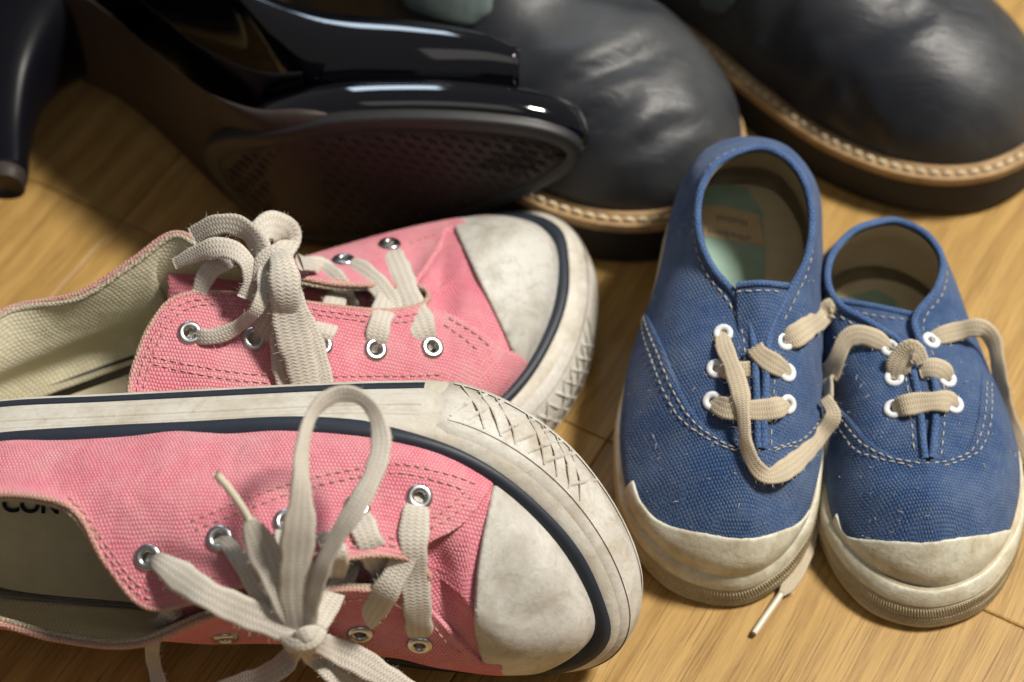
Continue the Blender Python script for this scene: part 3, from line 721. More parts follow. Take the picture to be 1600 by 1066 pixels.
bR, SR, BR, TR = blue_shoe('canvas_shoe', 'blue canvas child shoe standing flat on the floor, lace trailing over its outer side', FR_R, outerR, rowsR,
    [(1298, 625), (1325, 650), (1360, 690), (1400, 714), (1440, 720), (1480, 717), (1510, 700), (1527, 655), (1532, 600), (1533, 582)],
    [(1310, 800), (1322, 832), (1345, 841), (1400, 846), (1450, 845), (1510, 839), (1560, 830), (1588, 818), (1597, 790)],
    [(1391, 544), (1397, 590), (1396, 639), (1455, 532), (1480, 592), (1491, 632)], (13, -4.5, 0), tongueR,
    [((15, -8.2, 3.4), 1.5, .06, (.8, -1, 0), .45), ((12.0, -8.6, 3.4), 1.5, .05, (.3, 1, 0), .5)], (8*18+6, 14*18-2))
def L_(name, ctl, S, root, w, **k): return ribbon(name, ctl, S, M['bluelace'], root, width=w, th=.14, **k)
L_('lace', [(1114, 627, -.1, .42), (1128, 636, .3), (1150, 640, .36), (1190, 641, .38), (1215, 637, .3), (1231, 631, -.1, .42)], SL, bL, .72, taut=True)
L_('lace', [(1120, 575, -.1, .42), (1135, 580, .22), (1155, 578, .25), (1173, 577, .2)], SL, bL, .6)
L_('lace', [(1231, 583, -.1, .42), (1215, 572, .3), (1195, 560, .36), (1183, 550, .3), (1178, 541, .0, .66)], SL, bL, .68, taut=True)
L_('lace', [(1129, 520, -.1, .42), (1131, 540, .2, .6), (1145, 575, .35, .62), (1157, 615, .5), (1162, 655, .5, .5, 25), (1166, 695, .35, .5, 35), (1180, 728, .3, .55, 20), (1200, 745, .35, .6, -10),
            (1225, 735, .35, .7, 0), (1255, 712, .35, .7, 5), (1282, 680, .35, .62, 20), (1302, 652, .35, .6, 10), (1298, 636, .2, .5), (1288, 622, -.1, .4)], SL, bL, .62)
L_('lace', [(1226, 534, -.1, .42), (1240, 527, .2), (1262, 512, .35), (1285, 494, .4), (1300, 479, .3, .75), (1304, 486, -.1, .6)], SL, bL, .78)
L_('lace', [(1392, 545, -.1, .42), (1372, 532, .2), (1345, 523, .35), (1322, 530, .4, .65), (1310, 555, .4, .6), (1300, 578, .35, .75), (1293, 592, .3, .7, 30), (1296, 620, ('z', 3.6), .5, 60),
            (1292, 665, ('z', 2.6), .5, 60), (1282, 760, ('z', 1.2), .5, 40), (1268, 830, ('z', .5), .5, 20), (1250, 885, ('z', .35), .55), (1232, 915, ('z', .25), .5), (1221, 928, ('z', .22), .22)], SR, bR, .68)
L_('lace', [(1398, 591, -.1, .42), (1402, 575, .2), (1412, 556, .45), (1426, 547, .5), (1437, 556, .3, .6), (1441, 566, .0, .5)], SR, bR, .8)
L_('lace', [(1437, 578, .0), (1450, 575, .25), (1466, 576, .3), (1477, 584, .2), (1481, 592, -.1, .42)], SR, bR, .72)
L_('lace', [(1397, 640, -.1, .42), (1412, 634, .3), (1440, 629, .4), (1470, 627, .4), (1485, 628, .1), (1491, 634, -.1, .42)], SR, bR, .72, taut=True)
L_('lace', [(1456, 530, -.1, .42), (1472, 524, .2), (1500, 517, .5, .7), (1532, 512, .9, .62, 10), (1552, 532, ('z', 4.2), .6, 20), (1560, 572, ('z', 3.6), .58, 30), (1568, 622, ('z', 2.6), .55, 20),
            (1584, 672, ('z', 1.4), .55, 10), (1606, 712, ('z', .5), .55), (1640, 760, ('z', .2), .5)], SR, bR, .66)
for S_, rt_, x0_, x1_, y0_, y1_ in ((SL, bL, 985, 1280, 330, 830), (SR, bR, 1300, 1590, 560, 840)):
    bg = Bag()
    for _ in range(90):
        h = S_.hit(random.uniform(x0_, x1_), random.uniform(y0_, y1_))
        if h is None: continue
        n_ = h[1]; t_ = unit(np.cross(n_, RNG.normal(0, 1, 3))); V, F = stitch_geo(h[0]+n_*.10, t_, n_, random.choice([.04, .05, .07, .18]), random.uniform(.006, .012)); bg.add(V, F)
    bg.build('lint', M['fuzz'], rt_)
# lace tip on the floor between the two shoes
ap = [P(1222, 926, .22), P(1212, 941, .2), P(1195, 965, .2), P(1178, 990, .2)]
tube('lace_tip', resample(spline(ap, 30), 16), lambda t: .105 if t < .95 else .085, M['aglet'], bR, False, 10)
# worn print on the insole of the propped shoe
def on_plane(fr, pts, z): return [fr.p(u, v, z) for u, v in pts]
mesh('insole_print', on_plane(FR_L, [(1085, 300), (1120, 287), (1165, 292), (1190, 330), (1196, 400), (1192, 450), (1130, 450), (1080, 380)], 1.50), [tuple(range(8))], M['teal'], bL, smooth=False)
mesh('insole_band', on_plane(FR_L, [(1085, 322), (1130, 322), (1186, 335), (1196, 384), (1150, 378), (1092, 366)], 1.53), [tuple(range(6))], M['tan'], bL, smooth=False)
bg = Bag()
for row, (y0, n_) in enumerate(((335, 9), (357, 12))):
    for k in range(n_):
        u = 1120+k*5.6-row*12+random.uniform(-1, 1); v = y0+k*1.1+random.uniform(-1, 1); hh = random.uniform(6, 11)
        bg.add(on_plane(FR_L, [(u, v), (u+2.2, v), (u+2.4, v+hh), (u+.3, v+hh)], 1.55), [(0, 1, 2, 3)])
bg.build('faded_print', M['ink'], bL, smooth=False)
mesh('insole_print', on_plane(FR_R, [(1325, 462), (1370, 452), (1400, 470), (1400, 530), (1340, 500)], 1.50), [tuple(range(5))], M['teal'], bR, smooth=False)

# ================================================================== pink sneakers
# (outline x, y, stripe x, y) round the sole, heel first, outer side first
PK = [(0, 0, .15, 0), (.4, 1.5, .5, 1.4), (1.6, 2.6, 1.7, 2.4), (4, 3.15, 4.2, 2.95), (7, 3.5, 7, 3.35), (10, 3.85, 10, 3.7), (13, 4.2, 13, 4.05), (15.5, 4.45, 15.4, 4.0),
      (17.4, 4.5, 17.2, 3.6), (19.2, 3.9, 18.8, 2.8), (20.8, 2.8, 20.2, 1.65), (22, 1.35, 21.2, .45), (22.85, -.3, 21.85, -.95), (23.15, -1.8, 22.1, -2.1), (22.8, -3.2, 21.6, -3.05),
      (21.8, -4.15, 20.6, -3.7), (20, -4.6, 19, -4.0), (17.5, -4.5, 17, -4.1), (14, -3.9, 14, -3.75), (10, -3.35, 10, -3.2), (6, -3.3, 6, -3.1), (2.6, -3.05, 2.7, -2.85), (.7, -2.0, .85, -1.85)]
OUT = [(a, b) for a, b, _, _ in PK]; STR = [(c, d) for _, _, c, d in PK]
OUTD = resample(spline(OUT, 600, True), 320, closed=True); STRD = resample(spline(STR, 600, True), 900, closed=True)
def pink_spring(x, y): return .9*max(0, (x-17.5)/5.6)**1.6
def pink_prof(x, y):
    g = float(np.sqrt(((STRD-A([x, y]))**2).sum(1).min()))   # how far the stripe lies inside the outline here
    return [(.6, 0), (.10, .03), (.0, .35), (min(.06, g), 1.25), (g*.35+.02, 1.95), (g*.72, 2.30), (g+.12, 2.42)]
def pink_shoe(name, label, fr, top, m2, base, wr, cap_x, loc_px, dents=()):
    root = empty(name, base, label, 'shoe', group='pink sneakers')
    R = []
    for k, (T, q) in enumerate(zip(top, m2)):
        sx, sy, m1, mm = q; zs = 2.28+pink_spring(sx, sy)*.9
        R.append([fr.w((sx, sy, zs)), fr.w(m1), fr.w(mm), fr.pt(T)])
    S = Surf(R, ku=17, kv=30, wrinkle=smooth_wr(wr)); S.frame = (fr.O, fr.R)
    b = Band(fr, OUT, pink_prof, pink_spring)
    b.build('foxing', M['foxwhite'], root); b.bottom('outsole', M['yellowed'], root, .6, 0)
    # dark stripes: along the top edge of the side wall and low down
    n = 340; st = resample(spline(STR, 600, True), n, closed=True); t = np.roll(st, -1, 0)-np.roll(st, 1, 0); t /= np.linalg.norm(t, axis=1, keepdims=True)
    nr = np.stack([t[:, 1], -t[:, 0]], 1); nr = nr if ((st-st.mean(0))*nr).sum() > 0 else -nr; V = []
    for i in range(n):
        toe = min(1, max(0, (st[i, 0]-14.5)/5)); wd = .30
        for a, h in ((.22, -.30), (.24, .0), (.16+.10*toe, .20), (.0+.03*toe, .27+.02*toe), (-.16-.08*toe, .24-.06*toe), (-.22-.1*toe, -.1)):
            V.append(fr.w((*(st[i]+nr[i]*(a-.02)), 2.36+h*(1-.3*toe)+pink_spring(*st[i])*.95)))
    F = gridfaces(n, 6, True)
    mesh('stripe', V, F, M['navy'], root)
    i0, i1 = b.idx(16.9, 4.6), b.idx(16.0, -4.3); lo, hi = min(i0, i1), max(i0, i1)
    low = list(range(hi, b.n+lo))
    b.strip('stripe', M['navy'], root, low[0], low[-1], .30, .62, .05)
    b.strip('raised_band', M['foxwhite'], root, low[0], low[-1], .86, 1.42, .05); b.strip('raised_band', M['foxwhite'], root, low[0], low[-1], 1.58, 1.80, .035)
    # thick bumper strip round the toe with a stamped diamond pattern
    bi = list(range(lo, hi)); pr = [(-.02, .0), (.02, .07), (.12, .10), (.9, .11), (1.7, .10), (2.02, .09), (2.16, .03), (2.2, -.04)]; V = []
    for k, i in enumerate(bi):
        e = min(1, k/3, (len(bi)-1-k)/3)
        for z, o in pr: V.append(b.pos(i, z, o*e-(1-e)*.02))
    F = gridfaces(len(bi), len(pr)); a_, b_, d_ = V[0], V[len(pr)], V[1]
    if np.cross(A(b_)-a_, A(d_)-a_)@b.nrm(bi[0]) < 0: F = [f[::-1] for f in F]
    mesh('toe_bumper', V, F, M['white'], root)
    bg = Bag(); m = len(bi)
    def ridge(pts, r=.035):
        q = resample(pts, step=.12); t = np.gradient(q, axis=0)
        for i in range(len(q)-1):
            d = unit(q[i+1]-q[i]); n_ = unit(q[i]-fr.w((12, 0, 1.0))); n_ = unit(n_-d*(n_@d)); s = np.cross(d, n_)*2.0; n_ = n_*.8
            bg.add([q[i]-s*r, q[i]+s*r, q[i]+n_*r, q[i+1]-s*r, q[i+1]+s*r, q[i+1]+n_*r], [(0, 2, 5, 3), (2, 1, 4, 5)])
    for k in range(4, m-9, 3):
        fade = abs(k/m-.5)*2
        if fade < .30+.25*random.random(): continue
        for dr in (1, -1):
            if random.random() < .08: continue
            pts = [b.pos(bi[k]+dr*(zz-.3)*4.0+(0 if dr > 0 else 5), zz, .088) for zz in np.linspace(.38, 1.72, 9)]; pts = [q+RNG.normal(0, .010, 3) for q in pts]
            ridge(A(pts), .030*random.uniform(.7, 1.15))
    for z in (.30, 1.82): ridge(A([b.pos(i, z, .092) for i in bi[3:-3]]), .028)
    bg.build('stamped_pattern', M['white'], root)
    hs = holes_at(S, loc_px['eyelets'], .25)
    SD = Surf.__new__(Surf); SD.__dict__.update(S.__dict__)
    for (u, v, rad, amp) in dents:                     # the vamp sinks into folds beside the quarters
        c = S.hit(u, v)
        if c is None: continue
        c = c[0]; q = SD.g-c; dd = np.exp(-(q**2).sum(2)/rad**2); e = unit(A([.3, 1, .4]))
        SD.g = SD.g-S.n*(dd*(amp+amp*.45*np.cos((q@fr.R[:, 0])*4.2+(q@fr.R[:, 1])*1.5)))[..., None]
    SD.finish()
    layer('upper', SD, M['pinkvamp'], root, holes=hs)
    interior(fr, SD, root, M['cream'], M['insole'], 2.2, holes=[(a, n_, r+.1) for a, n_, r in hs], f=lambda s: 16.2-((s.g-fr.O)@fr.R)[..., 0])
    # toe cap
    loc = ((S.g.reshape(-1, 3)-fr.O)@fr.R).reshape(S.g.shape)
    capf = lambda s: loc[..., 0]-(cap_x+.045*loc[..., 1]**2)
    layer('toe_cap', S, M['cap'], root, off=.12, f=lambda s: np.where(np.arange(s.nv)[None, :] < s.nv-2, capf(s), -1), thick=.16, bev=.05)
    # quarters laid over the vamp, cut back in a curve towards the cap
    q = A(loc_px['quarter'])
    def qf(s):
        pts = [s.hit(u, v) for u, v in resample(spline(q, 200), 60)]; pp = A([((h[0]-fr.O)@fr.R) for h in pts if h is not None])
        x, y = loc[..., 0], loc[..., 1]; o = np.argsort(pp[:, 1]); lim = np.interp(y, pp[o, 1], pp[o, 0], left=cap_x+.8, right=cap_x+.8)
        return np.minimum(lim-x, 99)
    layer('quarter', S, M['pink'], root, off=.13, f=qf, thick=.16, holes=hs, bev=.03)
    p, n_ = topline(S, .05); tube('edge_binding', resample(p, 520, closed=True), .10, M['pinkedge'], root, True, 6)
    p, n_ = topline(S, -.10, .05); tube('edge_binding', resample(p, 520, closed=True), .09, M['binding'], root, True, 6)
    bg = Bag()
    for ln in loc_px['stitch']: stitches(bg, S, line_uv(S, ln, 80), .2, .08, .145, .028)
    for dd in (.26, .48):
        col = range(int(S.ku*4.2), int(S.ku*11.5)); stitches(bg, S, [(i, S.vback(i, dd)) for i in col], .2, .08, .145, .028)
    bg.build('stitching', M['threadpink'], root)
    rings = [eyelet('eyelet', a+n_*.13, n_, .27, .115, M['steel'], root) for a, n_, _ in hs]
    T = Surf([[fr.pt((*q[:3], q[3]-.55)) for q in r] for r in loc_px['tongue']], 12, 12, closed=False); T.frame = (fr.O, fr.R)
    if T.n[5, 5]@(CAM*100-T.g[5, 5]) < 0: T.flip = not T.flip; T.n = -T.n
    layer('tongue', T, M['pinkvamp'], root, thick=.2, bev=0)
    return root, S, b, hs, T
def side_rows(off=()):
    """sole edge, low and middle control points shared by the pair"""
    return [(.3, 0, (0, 0, 3.6), (.3, 0, 5.2)), (.6, 1.35, (.4, 1.6, 3.6), (.8, 1.5, 5.0)), (1.8, 2.3, (1.7, 2.5, 3.5), (2, 2.3, 4.8)), (4.2, 2.85, (4.2, 3.15, 3.3), (4.2, 3.0, 4.5)),
     (6.6, 3.2, (6.5, 3.4, 3.3), (6.5, 3.2, 4.6)), (8.4, 3.45, (8.3, 3.6, 3.4), (8.4, 3.2, 5.0)), (9.6, 3.6, (9.6, 3.7, 3.5), (9.5, 3.1, 5.2)), (11, 3.75, (11, 3.8, 3.4), (11, 3.2, 5.0)),
     (12.6, 3.9, (12.6, 3.9, 3.4), (12.6, 3.2, 4.8)), (14.2, 3.95, (14.2, 3.9, 3.3), (14.1, 3.1, 4.5)), (15.7, 3.8, (15.7, 3.75, 3.2), (15.6, 2.9, 4.3)), (17.3, 3.4, (17.2, 3.35, 3.2), (16.9, 2.5, 4.2)),
     (18.9, 2.55, (18.6, 2.4, 3.3), (17.9, 1.6, 4.4)), (20.2, 1.4, (19.8, 1.25, 3.6), (18.8, .5, 4.5)), (21.1, .25, (20.6, .1, 3.8), (19.3, -.3, 4.6)), (21.75, -1.1, (21.2, -1.1, 3.9), (19.5, -.9, 4.7)),
     (21.85, -2.1, (21.2, -2.0, 3.8), (19.4, -1.4, 4.7)), (21.3, -3.0, (20.7, -2.8, 3.6), (19.1, -2.0, 4.5)), (20.3, -3.55, (19.9, -3.4, 3.4), (18.2, -2.4, 4.3)), (18.8, -3.85, (18.7, -3.8, 3.2), (17.2, -2.9, 4.2)),
     (16, -3.85, (16, -3.9, 3.2), (15.6, -3.0, 4.4)), (13, -3.55, (13, -3.7, 3.2), (13, -3.0, 4.6)), (10, -3.05, (10, -3.4, 3.2), (10.6, -2.9, 4.7)), (8, -3.0, (8, -3.4, 3.2), (8.6, -2.9, 4.6)),
     (6, -2.95, (6, -3.4, 3.2), (6.3, -3.1, 4.5)), (2.8, -2.7, (2.5, -3.0, 3.4), (2.8, -2.7, 4.6)), (.95, -1.75, (.7, -2.0, 3.5), (1.0, -1.8, 5))]

FR_F = Frame((-19.12, -8.35, 3.88), Rz(radians(-4.15))@Ry(radians(-.7))@Rx(radians(67.6)))
topF = [(.6, 0, 6.6), (1.2, 1.3, 6.4), (2.3, 2.0, 6.0), P_(-40, 780, 5.5), P_(100, 790, 5.5), P_(165, 880, 6.3), P_(228, 948, 6.9), P_(310, 938, 6.9), P_(430, 898, 6.5), P_(520, 878, 6.0), P_(590, 868, 5.5), P_(640, 875, 5.1),
        P_(660, 890, 5.0), P_(667, 896, 5), P_(669, 900, 5), P_(670, 902, 5), P_(669, 905, 5), P_(667, 908, 5), P_(660, 914, 5), P_(640, 924, 5.1), P_(583, 920, 5.4), P_(500, 922, 5.7), P_(344, 956, 6.2), P_(215, 1005, 6.2),
        P_(90, 997, 5.7), P_(-60, 965, 5.6), (1.2, -1.4, 6.4)]
sf = side_rows()
for k, (a, c) in {19: (-3.4, -2.5), 20: (-2.9, -2.1), 21: (-2.8, -1.7), 22: (-2.6, -1.9), 23: (-2.6, -1.9), 24: (-2.6, -1.9), 25: (-2.4, -1.9)}.items():
    r_ = sf[k]; sf[k] = (r_[0], r_[1], (r_[2][0], a, 3.2), (r_[3][0], c, r_[3][2]))
pF, SF, BF, HF, TF = pink_shoe('canvas_sneaker', 'pink canvas sneaker lying on its side with its lace tied in a big looped bow', FR_F, topF, sf, (-8, -9, 0),
    [((-3.0, -12.6, 4.5), 1.5, .17, (1, .25, .3), .55), ((-9, -11, 7), 3, .06, (1, .3, .2), .33), ((-14, -10, 7), 4, .05, (.8, .1, .6), .25)], 18.45,
    dict(eyelets=[(233, 871), (344, 843), (448, 818), (557, 795), (654, 778), (352, 990), (563, 985), (656, 1002)],
         quarter=[(765, 764), (740, 800), (712, 827), (668, 849), (645, 870), (645, 925), (668, 945), (712, 990), (752, 1030)],
         stitch=[[(300, 815), (380, 785), (460, 757), (540, 738), (620, 728), (700, 745), (748, 764)], [(306, 829), (385, 799), (462, 771), (540, 751), (620, 741), (690, 756), (735, 773)],
                 [(735, 775), (712, 800), (685, 818), (655, 832)], [(725, 768), (702, 790), (678, 808), (650, 820)], [(510, 935), (560, 930), (590, 928)], [(680, 975), (705, 1005), (735, 1022)]],
         tongue=[[P_(270, 925, 6.0), P_(260, 955, 6.3), P_(260, 985, 6.0)], [P_(400, 880, 5.7), P_(400, 915, 6.0), P_(400, 965, 5.6)], [P_(520, 860, 5.2), P_(520, 900, 5.5), P_(520, 940, 5.1)],
                 [P_(610, 850, 4.8), P_(612, 895, 5.0), P_(610, 940, 4.7)], [P_(680, 850, 4.4), P_(680, 898, 4.6), P_(680, 945, 4.3)]]), dents=[(690, 870, 1.0, .34), (690, 935, 1.0, .34), (676, 903, .7, .2)])
FR_B = Frame((-18.05, -8.25, 0), Rz(radians(23))@np.diag([1., -1., 1.]))
topB = [(.6, 0, 6.6), (1.2, 1.3, 6.4), (2.3, 2.0, 6.0), (4.2, 2.35, 5.8), (5.9, 2.3, 6.0), P_(205, 590, 6.4), P_(238, 505, 7.1), P_(288, 462, 7.3), P_(400, 463, 6.9), P_(500, 478, 6.3), P_(600, 487, 5.6), P_(652, 480, 5.2),
        P_(664, 472, 5.1), P_(667, 468, 5.1), P_(668, 465, 5.1), P_(668, 463, 5.1), P_(667, 461, 5.1), P_(664, 458, 5.1), P_(656, 454, 5.1), P_(640, 450, 5.1), P_(580, 448, 5.5), P_(500, 443, 6.1), P_(400, 420, 6.9), P_(325, 388, 7.5),
        P_(272, 366, 7.5), P_(205, 410, 6.9), P_(120, 462, 6.3), P_(0, 490, 6.0), (1.2, -1.4, 6.4)]
sb = side_rows(); sb = sb[:23]+[(8.8, -3.05, (8.8, -3.4, 3.3), (9.2, -3.1, 5.0)), (7.4, -3.0, (7.4, -3.4, 3.3), (7.8, -3.1, 5.0))]+sb[23:25]+[(3.0, -2.75, (2.8, -3.0, 3.4), (3.0, -2.8, 4.6)), sb[26]]
assert len(sb) == len(topB)
pB, SB, BB, HB, TB = pink_shoe('canvas_sneaker', 'pink canvas sneaker standing upright behind the one on its side, its bow drooping', FR_B, topB, sb, (-9, -4, 0),
    [((-2.6, -1.2, 4.5), 1.4, .15, (1, -.35, 0), .55), ((-6, -5, 5), 2.5, .05, (1, .1, .2), .3)], 18.35,
    dict(eyelets=[(296, 522), (396, 531), (500, 540), (585, 548), (673, 545), (537, 412), (609, 387)],
         quarter=[(697, 362), (690, 385), (668, 420), (650, 448), (655, 478), (700, 492), (750, 520), (783, 548)],
         stitch=[[(238, 558), (300, 572), (370, 584), (430, 588), (500, 590), (570, 589), (640, 588), (700, 585)], [(240, 570), (300, 584), (370, 596), (430, 600), (500, 600), (570, 599), (640, 598), (700, 596)],
                 [(700, 500), (735, 520), (765, 545)], [(692, 510), (722, 530), (750, 554)], [(640, 385), (672, 375), (688, 370)]],
         tongue=[[P_(255, 395, 6.4), P_(262, 430, 6.8), P_(262, 470, 6.4)], [P_(340, 400, 6.3), P_(340, 430, 6.6), P_(340, 475, 6.2)], [P_(450, 415, 5.7), P_(450, 450, 6.0), P_(450, 490, 5.6)],
                 [P_(580, 430, 4.9), P_(580, 460, 5.2), P_(580, 500, 4.8)], [P_(680, 430, 4.4), P_(680, 463, 4.6), P_(680, 500, 4.3)]]), dents=[(690, 425, .9, .3), (690, 470, .8, .2)])
def K_(name, ctl, S, root, w=.85, **k): return ribbon(name, ctl, S, M['pinklace'], root, width=w, th=k.pop('th', .14), **k)
F_ = (SF, TF)
K_('lace', [(656, 775, -.15, .42), (650, 800, .25), (646, 850, .35), (648, 900, .5), (652, 950, .4), (655, 985, .3), (656, 1003, -.15, .42)], F_, pF, .86, taut=True)
K_('lace', [(557, 795, -.15, .42), (564, 815, .22), (578, 850, .25), (594, 885, .25), (606, 912, .1)], F_, pF, .84, taut=True)
K_('lace', [(640, 855, .2), (622, 890, .3), (602, 925, .35), (580, 960, .3), (564, 985, -.15, .42)], F_, pF, .80, taut=True)
K_('lace', [(556, 872, -.1, .42), (540, 900, .15), (520, 930, .3), (500, 965, .5), (486, 990, ('f', FR_F, 7.0), .45)], F_, pF, .74, taut=True)
K_('lace', [(448, 818, -.15, .42), (446, 832, .2), (450, 860, .35), (458, 900, .5, .5), (466, 950, ('f', FR_F, 6.9), .4)], F_, pF, .7, taut=True)
K_('lace', [(344, 843, -.15, .42), (360, 855, .3, .5), (380, 885, .35, .55), (402, 920, .45, .6), (430, 955, ('f', FR_F, 6.9), .5), (464, 990, ('f', FR_F, 7.0), .45)], F_, pF, .55, th=.26, taut=True)
K_('lace', [(387, 806, ('f', FR_F, 6.55), 0.24, 0), (392, 820, ('f', FR_F, 6.60), 0.55, 0), (406, 850, ('f', FR_F, 6.75), 0.88, 0), (424, 893, ('f', FR_F, 7.00), 0.85, 0), (444, 940, ('f', FR_F, 7.20), 0.75, 0), (464, 986, ('f', FR_F, 7.15), 0.50, 0)], F_, pF, .8)
K_('lace', [(233, 871, -.15, .42), (246, 877, .3, .6), (275, 897, .5), (325, 930, .8), (375, 953, .9), (425, 975, ('f', FR_F, 7.2), .85), (470, 997, ('f', FR_F, 7.25), .6)], F_, pF, .88, taut=True)
K_('bow_loop', [(472, 998, ('f', FR_F, 7.10), 0.60, 0), (463, 960, ('f', FR_F, 7.20), 0.90, 0), (461, 910, ('f', FR_F, 7.15), 1.00, 0), (464, 850, ('f', FR_F, 7.05), 1.00, 5), (469, 800, ('f', FR_F, 6.90), 0.85, 15), (470, 745, ('f', FR_F, 6.60), 0.60, 35), (474, 690, ('f', FR_F, 6.00), 0.50, 45), (490, 643, ('f', FR_F, 5.30), 0.50, 40), (520, 618, ('f', FR_F, 4.90), 0.52, 25), (556, 617, ('f', FR_F, 4.80), 0.50, 20), (584, 641, ('f', FR_F, 4.90), 0.50, 20), (596, 690, ('f', FR_F, 5.50), 0.58, 15), (584, 740, ('f', FR_F, 6.20), 0.62, 15), (558, 790, ('f', FR_F, 6.80), 0.60, 15), (526, 840, ('f', FR_F, 7.10), 0.55, 20), (503, 890, ('f', FR_F, 7.25), 0.50, 20), (489, 940, ('f', FR_F, 7.25), 0.50, 15), (478, 992, ('f', FR_F, 7.10), 0.45, 0)], F_, pF, .7)
K_('bow_loop', [(500, 850, .3, .5), (512, 845, .5, .7), (524, 870, .5, .8), (520, 905, .4, .7), (500, 935, .5, .6)], F_, pF, .7)
K_('lace_knot', [(442, 988, ('f', FR_F, 7.2), .35), (452, 1002, ('f', FR_F, 7.5), .5), (472, 1005, ('f', FR_F, 7.65), .55), (493, 996, ('f', FR_F, 7.5), .5), (502, 982, ('f', FR_F, 7.2), .35)], F_, pF, .6, th=.3)
K_('lace_knot', [(453, 1012, ('f', FR_F, 7.1), .35), (466, 999, ('f', FR_F, 7.55), .45), (482, 989, ('f', FR_F, 7.6), .45), (497, 986, ('f', FR_F, 7.2), .35)], F_, pF, .5, th=.3)
K_('bow_loop', [(468, 1003, ('f', FR_F, 7.1), .4), (458, 1022, ('z', 4.6), .62, 20), (436, 1044, ('z', 4.3), .8, 25), (400, 1062, ('z', 3.8), .8, 20), (350, 1080, ('z', 3.0), .7), (300, 1092, ('z', 2.2), .7)], F_, pF, .7)
K_('lace', [(474, 1003, ('f', FR_F, 7.1), .45), (490, 1022, ('z', 4.6), .75), (520, 1048, ('z', 4.2), .8, -10), (560, 1080, ('z', 3.4), .8)], F_, pF, .8)
K_('lace', [(484, 998, ('f', FR_F, 7.2), .45), (515, 1012, ('z', 4.9), .8), (560, 1032, ('z', 4.5), .85), (620, 1070, ('z', 3.6), .8), (650, 1095, ('z', 3.0), .8)], F_, pF, .85)
K_('lace', [(278, 950, -.1, .5), (262, 962, .15, .5), (246, 985, .25, .5, 20), (238, 1012, .35, .45, 10), (240, 1035, ('z', 1.6), .5), (248, 1066, ('z', 1.0), .5), (256, 1100, ('z', .6), .5)], F_, pF, .5)
K_('lace', [(340, 992, -.05, .3), (355, 988, .15, .4), (372, 984, .1, .3)], F_, pF, .4)
ap = [FR_F.p(u, v, z) for u, v, z in ((388, 810, 6.55), (374, 787, 6.55), (356, 762, 6.5), (337, 740, 6.5))]
tube('lace_tip', resample(spline(A(ap), 30), 18), .115, M['aglet'], pF, False, 10)
G_ = (SB, TB)
K_('lace', [(609, 386, -.15, .42), (612, 400, .25), (628, 440, .35), (645, 480, .4), (660, 515, .3), (674, 545, -.15, .42)], G_, pB, .95, taut=True)
K_('lace', [(538, 411, -.15, .42), (552, 418, .25), (578, 434, .3), (598, 455, .25), (610, 478, .1), (615, 500, -.05)], G_, pB, .8, taut=True)
K_('lace', [(585, 549, -.15, .42), (588, 530, .25), (595, 500, .28), (605, 468, .15), (612, 450, .0)], G_, pB, .8, taut=True)
K_('lace', [(468, 410, ('f', FR_B, 7.5), .55), (498, 418, .5, .75), (525, 437, .4, .75, 15), (543, 462, .3, .55, 40), (562, 485, .1, .35, 40)], G_, pB, .7)
K_('lace', [(500, 541, -.1, .42), (508, 515, .25), (520, 480, .28), (533, 448, .1)], G_, pB, .78, taut=True)
K_('lace', [(297, 523, -.15, .5), (315, 527, .3, .55, 10), (345, 524, .5, .55, 20), (375, 508, .8, .5, 30), (400, 485, ('f', FR_B, 7.9), .48, 25), (414, 455, ('f', FR_B, 8.2), .52, 10), (416, 425, ('f', FR_B, 8.4), .6), (428, 400, ('f', FR_B, 8.5), .5)], G_, pB, .55)
K_('lace', [(397, 533, -.15, .42), (410, 520, .3), (424, 490, .8, .7), (432, 455, ('f', FR_B, 8.0), .6)], G_, pB, .8)
K_('lace_knot', [(404, 440, ('f', FR_B, 8.1), .4), (408, 415, ('f', FR_B, 8.4), .6), (422, 398, ('f', FR_B, 8.6), .65), (440, 400, ('f', FR_B, 8.6), .65), (452, 420, ('f', FR_B, 8.2), .5)], G_, pB, .7, th=.35)
K_('lace_knot', [(430, 394, ('f', FR_B, 8.4), .5), (438, 404, ('f', FR_B, 8.8), .8), (443, 425, ('f', FR_B, 8.8), .95), (446, 455, ('f', FR_B, 8.45), 1.0), (449, 490, ('f', FR_B, 7.6), .9)], G_, pB, .7, th=.3)
K_('bow_loop', [(440, 415, ('f', FR_B, 8.4), .8), (444, 450, ('f', FR_B, 8.3), 1.05), (452, 500, .7, 1.15), (466, 550, .6, 1.15), (478, 600, .5, 1.1), (482, 640, .4, 1.0)], G_, pB, 1.1, taut=True)
K_('bow_loop', [(450, 425, ('f', FR_B, 8.3), .5), (468, 480, .9, .55), (490, 530, .7, .6), (506, 590, .55, .62), (512, 640, .4, .6)], G_, pB, .6, taut=True)
K_('lace', [(438, 500, .9, .7), (440, 540, .6, .8), (448, 590, .4, .8), (455, 630, .3, .8)], G_, pB, .8)
K_('bow_loop', [(382, 466, ('f', FR_B, 7.7), .5, 20), (392, 440, ('f', FR_B, 8.1), .6, 30), (386, 410, ('f', FR_B, 8.6), .65, 25), (362, 390, ('f', FR_B, 8.8), .68, 15), (333, 388, ('f', FR_B, 8.7), .7, 0), (303, 398, ('f', FR_B, 8.3), .58), (274, 413, ('f', FR_B, 7.8), .4)], G_, pB, .7)
K_('bow_loop', [(312, 458, ('f', FR_B, 7.3), .6), (320, 434, ('f', FR_B, 7.7), .65), (338, 414, ('f', FR_B, 8.0), .65), (362, 403, ('f', FR_B, 8.1), .6)], G_, pB, .65)
